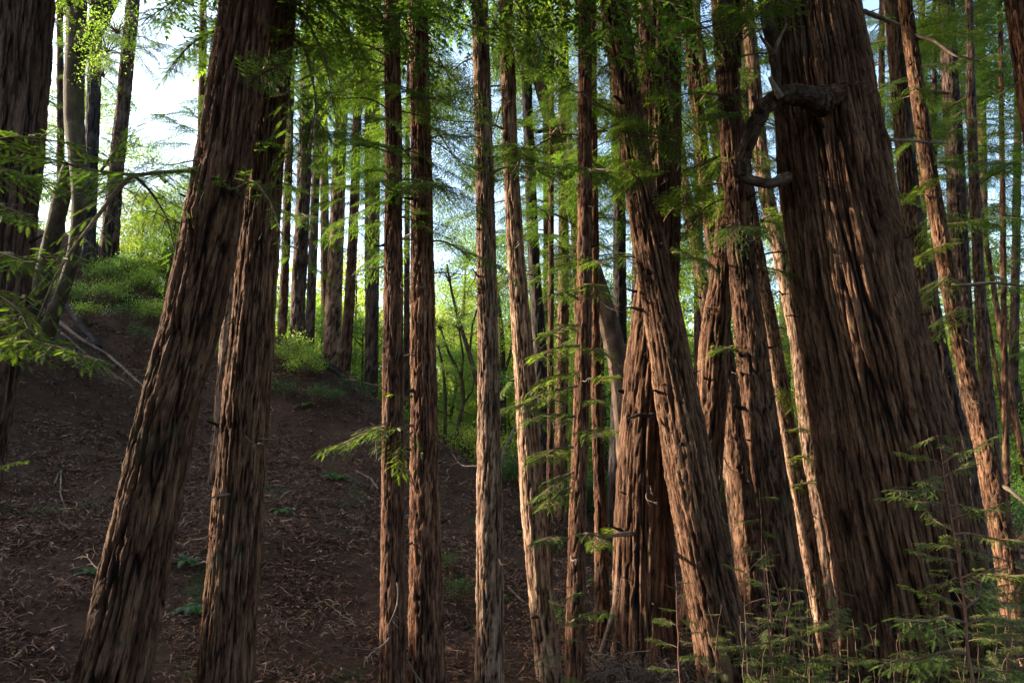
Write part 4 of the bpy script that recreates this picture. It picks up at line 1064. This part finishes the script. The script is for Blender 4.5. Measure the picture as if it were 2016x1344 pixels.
# ------------------------------------------------------------------ shrubs
def shrub(label, px, py, sc, mat, key='bush', Y=None, group=None, name='shrub', squash=1.0):
    p = ray_ground(px, py) if Y is None else np.array([(px - 1008) / FPX * Y * 1.02, Y, 0])
    p[2] = gz(p[0], p[1]) - .05 * sc
    root = thing(name, label, 'shrub', p, group)
    wm, lm = LIB[key][random.randrange(len(LIB[key]))]
    rot = (0, 0, random.uniform(0, 6.28))
    link('stems', wm, root, None, rot, (sc, sc, sc * squash))
    link('foliage', lm[mat], root, None, rot, (sc, sc, sc * squash), 'stuff')
SH = [(300, 640, .8, 'leaf', 'shrub on the slope just below the rotting log'), (215, 600, .8, 'leaf', 'bright shrub above the rotting log'), (600, 745, .8, 'leaf', 'bright shrub against the right side of the broad crest trunk'), (715, 790, .5, 'leaf_dark', 'low shrub on the crest near the slim pair'), (580, 720, .9, 'leaf', 'shrub behind the broad crest trunk'), (520, 770, .5, 'leaf_dark', 'little shrub right of the second leaning redwood'), (180, 750, .5, 'leaf_dark', 'faint low shrub in the shade below the poles'), (250, 560, 1.1, 'leaf', 'bright shrub at the foot of the tall hazy trunk'),
      (285, 590, 1.0, 'leaf', 'bright shrub on the bank left of the thick leaning redwood'),
      (320, 560, 1.2, 'leaf', 'largest sunlit shrub against the left edge of the thick leaning redwood'),
      (240, 640, .7, 'leaf_dark', 'small shrub on the slope below the dark bank'),
      (265, 680, .6, 'leaf_dark', 'lowest small shrub on the slope left of the thick leaning redwood'),
      (205, 560, .8, 'leaf', 'shrub behind the bent stems of the forked tree'),
      (170, 640, .7, 'leaf', 'shrub at the right foot of the forked tree'),
      (130, 600, .8, 'leaf', 'shrub between the two bent stems of the forked tree'),
      (110, 720, .6, 'leaf_dark', 'dark low shrub beneath the forked tree'),
      (640, 700, 1.1, 'leaf', 'bright shrub at the foot of the warm-sided crest trunk'),
      (610, 690, .8, 'leaf_dark', 'darker shrub left of the warm-sided crest trunk'),
      (665, 690, 1.0, 'leaf_lit_yellow', 'yellowest shrub between two crest trunks'),
      (560, 790, .6, 'leaf_dark', 'small shrub at the foot of the broad crest trunk'),
      (620, 800, .6, 'leaf_dark', 'low leafy shrub right of the broad crest trunk'),
      (660, 800, .5, 'leaf_dark', 'low shrub on the slope below the thin crest trunk'),
      (690, 775, .6, 'leaf_dark', 'shrub at the foot of the thin crest trunk'),
      (545, 720, .6, 'leaf', 'shrub half hidden by the second leaning redwood'),
      (900, 1190, .35, 'leaf_dark', 'dark shrub right of the foot of the slim pair'),
      (890, 1130, .3, 'leaf_dark', 'small shrub above the dark one beside the slim pair'),
      (1090, 1250, .35, 'leaf', 'leafy shrub at the foot of the bowed redwood'),
      (1460, 1100, .6, 'leaf_dark', 'shrub behind the foot of the knobbed redwood'),
      (1430, 960, .9, 'leaf_dark', 'dark shrub on the far bank seen through the V'),
      (1215, 1120, .6, 'leaf_dark', 'shrub behind the thin dark-footed redwood'),
      (1200, 1010, .9, 'leaf_dark', 'tall shrub left of the massive twin'),
      (440, 720, .7, 'leaf', 'shrub showing between the two leaning redwoods'),
      (430, 850, .4, 'leaf_dark', 'small shrub low between the two leaning redwoods')]
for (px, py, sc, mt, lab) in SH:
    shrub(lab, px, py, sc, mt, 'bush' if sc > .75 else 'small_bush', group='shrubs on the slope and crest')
SB = [(755, 31, 1.2, 'leaf_lit_yellow'), (790, 31, 1.5, 'leaf'), (880, 30, 1.5, 'leaf_lit_yellow'), (905, 29, 1.3, 'leaf_dark'), (925, 28, 1.3, 'leaf_lit_yellow'), (1000, 27, 1.6, 'leaf_lit_yellow'), (1012, 24.5, 1.0, 'leaf_dark'), (1065, 26, 1.5, 'leaf_lit_yellow'), (700, 36, 2.2, 'leaf'), (740, 33, 1.4, 'leaf'), (760, 38, 2.0, 'leaf_lit_yellow'), (800, 36, 1.6, 'leaf'), (870, 34, 1.6, 'leaf_lit_yellow'), (900, 36, 2.0, 'leaf_lit_yellow'), (925, 33, 1.3, 'leaf'), (985, 33, 1.6, 'leaf_lit_yellow'), (1000, 38, 2.2, 'leaf_lit_yellow'), (1015, 30, 1.2, 'leaf'),
      (1060, 34, 1.8, 'leaf_lit_yellow'), (1090, 38, 2.2, 'leaf_lit_yellow'), (1105, 28, 1.3, 'leaf'), (1140, 34, 1.8, 'leaf'), (1175, 30, 1.5, 'leaf_dark'), (1205, 34, 2.0, 'leaf'), (1230, 27, 1.4, 'leaf_dark'), (1350, 34, 2.0, 'leaf'), (1390, 30, 1.5, 'leaf_lit_yellow'),
      (1420, 27, 1.3, 'leaf_dark'), (1450, 34, 2.2, 'leaf'), (1500, 28, 1.6, 'leaf'), (1535, 32, 2.2, 'leaf_lit_yellow'), (1565, 26, 1.4, 'leaf'), (1600, 22, 1.2, 'leaf'), (1640, 30, 2.0, 'leaf'), (1900, 30, 2.0, 'leaf'), (1940, 26, 1.6, 'leaf'), (1960, 32, 2.4, 'leaf_lit_yellow'),
      (1990, 27, 1.8, 'leaf_lit_yellow'), (2030, 30, 2.2, 'leaf'), (2010, 22, 1.3, 'leaf'), (1930, 20, 1.0, 'leaf_dark'), (1880, 24, 1.4, 'leaf'), (380, 38, 2.2, 'leaf'), (300, 39, 2.0, 'leaf_lit_yellow'), (230, 37, 1.8, 'leaf'), (470, 38, 2.0, 'leaf'), (540, 37, 1.8, 'leaf'), (590, 38, 1.8, 'leaf')]
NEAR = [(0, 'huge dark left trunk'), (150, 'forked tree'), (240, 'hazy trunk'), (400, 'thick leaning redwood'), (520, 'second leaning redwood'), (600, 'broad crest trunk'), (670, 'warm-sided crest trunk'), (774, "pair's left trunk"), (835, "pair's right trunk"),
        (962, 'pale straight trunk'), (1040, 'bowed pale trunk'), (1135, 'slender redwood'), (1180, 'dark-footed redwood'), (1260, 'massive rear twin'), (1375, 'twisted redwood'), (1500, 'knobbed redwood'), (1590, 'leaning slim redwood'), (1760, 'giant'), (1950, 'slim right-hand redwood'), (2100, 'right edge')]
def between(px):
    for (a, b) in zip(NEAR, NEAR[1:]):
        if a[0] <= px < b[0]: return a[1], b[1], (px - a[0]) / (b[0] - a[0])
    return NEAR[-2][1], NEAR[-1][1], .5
COLW = {'leaf': 'green', 'leaf_dark': 'dark green', 'leaf_lit_yellow': 'yellow-green'}
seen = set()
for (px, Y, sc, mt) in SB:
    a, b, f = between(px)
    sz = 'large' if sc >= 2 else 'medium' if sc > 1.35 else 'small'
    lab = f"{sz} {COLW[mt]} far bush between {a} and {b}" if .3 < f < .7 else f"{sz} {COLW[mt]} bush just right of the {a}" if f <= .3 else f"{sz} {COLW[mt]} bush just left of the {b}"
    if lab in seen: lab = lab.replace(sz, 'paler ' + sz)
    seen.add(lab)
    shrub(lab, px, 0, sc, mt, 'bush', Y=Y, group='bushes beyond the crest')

# ferns
def fern_mesh(seed, nf=9, Lf=.6):
    rng = np.random.default_rng(seed); b = Buf()
    for i in range(nf):
        a = i * 6.283 / nf + rng.uniform(-.3, .3); Lr = Lf * rng.uniform(.7, 1.15); el = rng.uniform(.5, 1.1)
        q = np.linspace(0, 1, 24)
        P = np.stack([np.cos(a) * Lr * q * math.cos(el) * 1.25, np.sin(a) * Lr * q * math.cos(el) * 1.25, Lr * (math.sin(el) * 1.3 * q - .95 * q ** 2)], 1)
        for k in range(2, 23):
            d = P[k + 1 if k < 23 else k] - P[k - 1]; d, s, u = basis(d)
            ll = .11 * Lf / .6 * math.sin(math.pi * (q[k] * .86 + .1)) ** .7
            for sg in (1, -1):
                t_ = P[k] + s * sg * ll + d * ll * .3 - u * ll * .15
                b.add([P[k] - d * .012, P[k] + d * .014, t_], [[0, 1, 2]] if sg > 0 else [[1, 0, 2]])
    return b.mesh('fronds', M['fern'])
FM = [fern_mesh(1), fern_mesh(2, 7, .5), fern_mesh(3, 11, .7)]
for i, (px, py, sc, lab) in enumerate([(660, 945, 1.1, 'blue-green fern on the open slope below the yellow-green spray'), (600, 800, 1.0, 'fern right of the foot of the broad crest trunk'), (385, 1210, .8, 'fern between the feet of the two leaning redwoods'),
                                       (365, 1110, .7, 'fern higher up between the two leaning redwoods'), (175, 1130, .7, 'fern on the slope left of the thick leaning redwood'), (1040, 1060, 1.0, 'fern on the slope end behind the bowed trunk'),
                                       (940, 1240, .5, 'small fern beside the pale straight trunk'), (1180, 1150, .9, 'fern behind the thin dark-footed redwood'), (550, 1010, .6, 'small fern right of the second leaning redwood'), (1010, 940, 1.6, 'large fern beyond the crest right of the pale straight trunk'),
                                       (985, 1180, .6, 'fern right of the pale straight trunk')]):
    p = ray_ground(px, py)
    t = thing('fern', lab, 'fern', p, 'ferns on the slope', rot=(0, 0, i * 1.3))
    link('fronds', FM[i % 3], t, None, None, sc)

# ------------------------------------------------------------------ redwood sprouts and saplings
def sapling(label, pts, seed, nb, blen, mat='twig_red', group='redwood saplings in front', twin=None, key='sprout', side_bias=True, r0=.016, tops=.12, name='redwood_sapling'):
    """stem through (px, py, Y) from the foot up; branches in flat tiers"""
    rnd = random.Random(seed)
    P = np.array([W(*p) for p in pts])
    g = gz(P[0][0], P[0][1])
    base = np.array([P[0][0], P[0][1], min(g, P[0][2])])
    if P[0][2] > g: P = np.r_[[[P[0][0], P[0][1], g - .05]], P]
    P = smooth_path(P, 24); H = P[-1][2] - P[0][2]
    kk_ = np.arange(24) * .35; P[:, 0] += .035 * perlin(kk_, 0 * kk_, 0 * kk_, seed); P[:, 1] += .035 * perlin(kk_, 0 * kk_, 0 * kk_, seed + 1)
    root = thing(name, label, 'sapling', base, group)
    b = Buf(); b.tube(P - base, np.linspace(r0, .003, len(P)), 6); link('stem', b.mesh('stem', M[mat], True), root)
    if twin:
        Q = smooth_path(np.array([W(*p) for p in twin]), 16)
        b = Buf(); b.tube(Q - base, np.linspace(r0 * .6, .003, len(Q)), 6); link('stem', b.mesh('stem', M[mat], True), root)
    for i in range(nb):
        q = .10 + .90 * (i + rnd.random() * .9) / nb
        c = P[min(len(P) - 1, int(q * (len(P) - 1)))]
        az = (0 if i % 2 else math.pi) + rnd.gauss(0, .6) if side_bias else rnd.uniform(0, 6.28)
        wm, lm, jm = LIB[key][rnd.randrange(4)]
        sc = blen * (1.05 - .62 * q) * rnd.uniform(.55, 1.25) / .8
        bb = link('branch', wm, root, c - base, (rnd.gauss(0, .2), -rnd.gauss(.12, .22), az), sc)
        link('foliage', lm, bb, kind='stuff')
    return root
sapling('slender redwood sapling with reddish twin stems standing before the giant', [(1922, 1400, 6.4), (1905, 1250, 6.45), (1888, 1110, 6.5), (1874, 1010, 6.5), (1858, 920, 6.5), (1842, 832, 6.5)], 5, 34, .85, r0=.022,
        twin=[(1889, 1120, 6.5), (1888, 1020, 6.5), (1874, 950, 6.5), (1862, 890, 6.5)])
sapling('thin brown sapling in front of the knobbed redwood', [(1522, 1400, 7.0), (1512, 1200, 7.0), (1500, 1080, 7.1), (1494, 960, 7.1)], 6, 14, .45, r0=.014)
sapling('bent sapling rising beside the thin brown one', [(1560, 1400, 7.2), (1545, 1230, 7.2), (1518, 1120, 7.2), (1506, 1060, 7.2)], 7, 10, .4, r0=.012)
sapling('small sapling in front of the twisted redwood\'s lit edge', [(1340, 1360, 7.6), (1333, 1230, 7.7), (1330, 1120, 7.7)], 8, 14, .42, r0=.010)
sapling('sapling with bright tiers at the foot of the bowed redwood', [(1098, 1400, 7.6), (1100, 1250, 7.6), (1105, 1130, 7.6)], 9, 16, .40, r0=.010)
sapling('sapling right of the leaning slim redwood\'s foot', [(1650, 1380, 7.5), (1648, 1200, 7.6), (1640, 1090, 7.6)], 10, 14, .5, r0=.012)
sapling('low sprout at the bottom left corner', [(100, 1400, 6.0), (98, 1330, 6.0)], 12, 8, .28, r0=.008)
sapling('tiny sprout right of the slim pair\'s foot', [(775, 1400, 6.6), (778, 1332, 6.6)], 13, 5, .18, r0=.006)
sapling('low sprout between the feet of the two leaning redwoods', [(362, 1330, 6.6), (365, 1275, 6.7)], 14, 8, .25, r0=.006)
sapling('upright sprout in the right corner before the slim leaning redwood', [(1990, 1400, 8.0), (1985, 1200, 8.1), (1980, 1060, 8.2)], 15, 20, .75, r0=.014)
sapling('sapling behind the slender twin-stemmed one, in the giant\'s right shade', [(1950, 1400, 8.8), (1960, 1200, 8.8), (1940, 1080, 8.8)], 16, 18, .7, r0=.012)
sapling('young redwood beside the view\'s left edge with bright hanging sprays', [(-90, 1200, 4.9), (-80, 800, 4.9), (-70, 500, 4.9), (-60, 330, 4.9)], 17, 12, .5, r0=.03)
S = [o_ for o_ in bpy.data.objects if o_.get('label', '').startswith('young redwood beside the view')][0]
sb_ = np.array(S.location)
for kk, (pp, mt_) in enumerate([([(-78, 700, 4.9), (20, 668, 4.6), (110, 680, 4.3), (200, 712, 4.2)], 'needle_bright'), ([(-75, 560, 4.9), (-20, 570, 4.7), (40, 610, 4.5), (60, 660, 4.4)], 'needle_bright'),
                               ([(-72, 480, 4.9), (10, 500, 4.7), (60, 520, 4.6), (110, 500, 4.5)], 'needle'), ([(-74, 420, 4.9), (-10, 400, 4.6), (40, 420, 4.5), (70, 440, 4.5)], 'needle'),
                               ([(-78, 640, 4.9), (-20, 620, 4.6), (30, 640, 4.5), (50, 690, 4.4)], 'needle_bright'), ([(-60, 330, 4.9), (0, 270, 4.7), (60, 270, 4.7), (150, 285, 4.8)], 'needle'), ([(-60, 350, 4.9), (0, 330, 4.7), (60, 350, 4.6), (110, 370, 4.7)], 'needle')]):
    path_branch((S, None, sb_, 0), pp, mt_, 300 + kk, side=.22, tw=.10, hang=1.2)
# the thicket of sprouts along the lower right
n_sprouts = 0
ORD = 'first second third fourth fifth sixth seventh eighth ninth tenth eleventh twelfth thirteenth fourteenth fifteenth sixteenth seventeenth eighteenth nineteenth twentieth twenty-first twenty-second twenty-third twenty-fourth'.split()
rnd = random.Random(31)
zones = [(1400, 1520, 1220, 1344, 12, 'at the twisted redwood\'s foot'), (1520, 1660, 1180, 1344, 13, 'before the leaning slim redwood'), (1660, 1830, 1250, 1344, 9, 'at the giant\'s foot'),
         (1830, 2040, 1130, 1344, 18, 'in the lower right corner'), (1460, 1600, 1090, 1180, 5, 'at the knobbed redwood\'s foot')]
for (xa, xb, ya, yb, n, wh) in zones:
    for i in range(n):
        nth = ORD[i] + ' from the left' if i else 'leftmost'
        px = xa + (xb - xa) * (i + rnd.random()) / n; py = rnd.uniform(ya, yb); Y = rnd.uniform(6.6, 8.6)
        hpx = rnd.uniform(60, 150)
        sapling(f'feathery redwood sprout, {nth} of those {wh}', [(px, 1420, Y), (px + rnd.uniform(-15, 15), py + hpx * .4, Y), (px + rnd.uniform(-45, 45), py - hpx * .4, Y)], 500 + n_sprouts, 9, rnd.uniform(.22, .46), mat='twig',
                group=f'redwood sprouts {wh}', r0=.007, side_bias=False, name='redwood_sprout')
        n_sprouts += 1
# ------------------------------------------------------------------ fallen wood
def stick(label, pts, name='fallen_branch', mat='dead_wood', seed=1, seg=8):
    P = []
    for (px, py, w, lift) in pts:
        g = ray_ground(px, py); g[2] += lift; P.append((g, pix_r(w, px, py, g[1])))
    base = P[0][0].copy(); base[2] = gz(base[0], base[1])
    me = limb_mesh(name, np.array([p[0] for p in P]) - base, [p[1] for p in P], M[mat], seed, seg, 26, amp=.10, gnarl=.02)
    t = thing(name, label, 'fallen branch' if name != 'fallen_log' else 'log', base, None, me)
stick('charred log lying down the slope below the forked tree', [(132, 600, 13, .1), (155, 640, 15, .1), (192, 690, 17, .05)], 'fallen_log', 'bark_charred', 2, 12)
stick('long pale pole running down the slope from the forked tree', [(108, 636, 8, .15), (160, 675, 8, .1), (215, 705, 7, .08), (290, 772, 5, .05)], seed=3)
stick('second thinner pole lying below the long pale one', [(120, 660, 5, .1), (190, 720, 5, .06), (262, 765, 4, .05)], seed=4)
stick('dark rotting log on the bank beside the thick leaning redwood', [(232, 592, 24, .05), (275, 600, 28, .05), (322, 618, 22, .0)], 'fallen_log', 'bark_charred', 5, 14)
stick('pale curved stick in the bottom left corner', [(-10, 1316, 7, .04), (25, 1308, 7, .06), (48, 1290, 6, .08)], seed=6)
stick('dark log along the edge of the crest between two crest trunks', [(602, 712, 13, .05), (640, 722, 13, .05), (668, 742, 9, .0)], 'fallen_log', 'bark_charred', 7, 12)
stick('bleached stick on the slope between pair and pale trunk', [(700, 930, 4, .05), (730, 945, 4, .05), (745, 965, 3, .03)], seed=8)
stick('grey branch lying right of the pale straight trunk\'s foot', [(1000, 1160, 5, .05), (1025, 1185, 5, .05), (1045, 1195, 4, .03)], seed=9)
stick('brown broken log behind the brush at the foot of the massive twin', [(1215, 1296, 18, .10), (1280, 1306, 22, .10), (1345, 1312, 22, .08), (1385, 1318, 16, .05)], 'fallen_log', 'dead_wood', 10, 14)
stick('curled thin stick on the slope left of the thick leaning redwood', [(105, 960, 3, .04), (120, 930, 3, .08), (118, 980, 3, .06), (134, 1015, 2, .03)], seed=11)
stick('thin stick on the slope low between pair and second leaning redwood', [(640, 1190, 3, .04), (670, 1215, 3, .05), (700, 1230, 3, .03)], seed=12)
# twigs strewn on the slope and the brush heap
rng = np.random.default_rng(4)
def twigs(name, n, pick, lens, rad, arc, mat):
    b = Buf()
    for i in range(n):
        x, y, lift = pick(); z = gz(x, y) + lift
        a = rng.uniform(0, 6.283); l = rng.uniform(*lens); el = rng.normal(0, .18 if arc < .5 else .5)
        d = np.array([math.cos(a) * math.cos(el), math.sin(a) * math.cos(el), math.sin(el)])
        s = np.array([-d[1], d[0], rng.normal(0, .5)]) * rng.normal(0, arc)
        q = np.linspace(0, 1, 6)[:, None]
        P = np.array([x, y, z]) + d * l * (q - .5) + s * l * (q * (1 - q)) * 2 + np.array([0, 0, 1]) * rng.uniform(0, .15) * l * q * (1 - q) * 4
        r = rad * rng.uniform(.5, 1.5)
        b.tube(P, np.linspace(r, r * .4, 6), 4)
    link(name, b.mesh(name, M[mat], True), kind='stuff')
twigs('strewn_twigs', 420, lambda: ((lambda y: (rng.uniform(-.78, .15) * y, y, rng.uniform(.02, .07)))(6.2 * (30 / 6.2) ** rng.random())), (.25, .9), .006, .5, 'dead_twig')
def heap():
    u = rng.normal(0, 1); y = rng.uniform(8.6, 10.2); px = 1235 + 75 * u
    return ((px - 1008) / FPX * y, y, abs(rng.normal(0, .10)) * math.exp(-u * u * .3) + .02)
twigs('brush_heap', 420, heap, (.2, .8), .006, .8, 'dead_twig')
def heap2():
    y = rng.uniform(10.5, 13); return (rng.uniform(2.9, 4.4) * y / 11, y, rng.uniform(.02, .5))
twigs('brush_tangle', 160, heap2, (.4, 1.1), .006, .7, 'dead_twig')
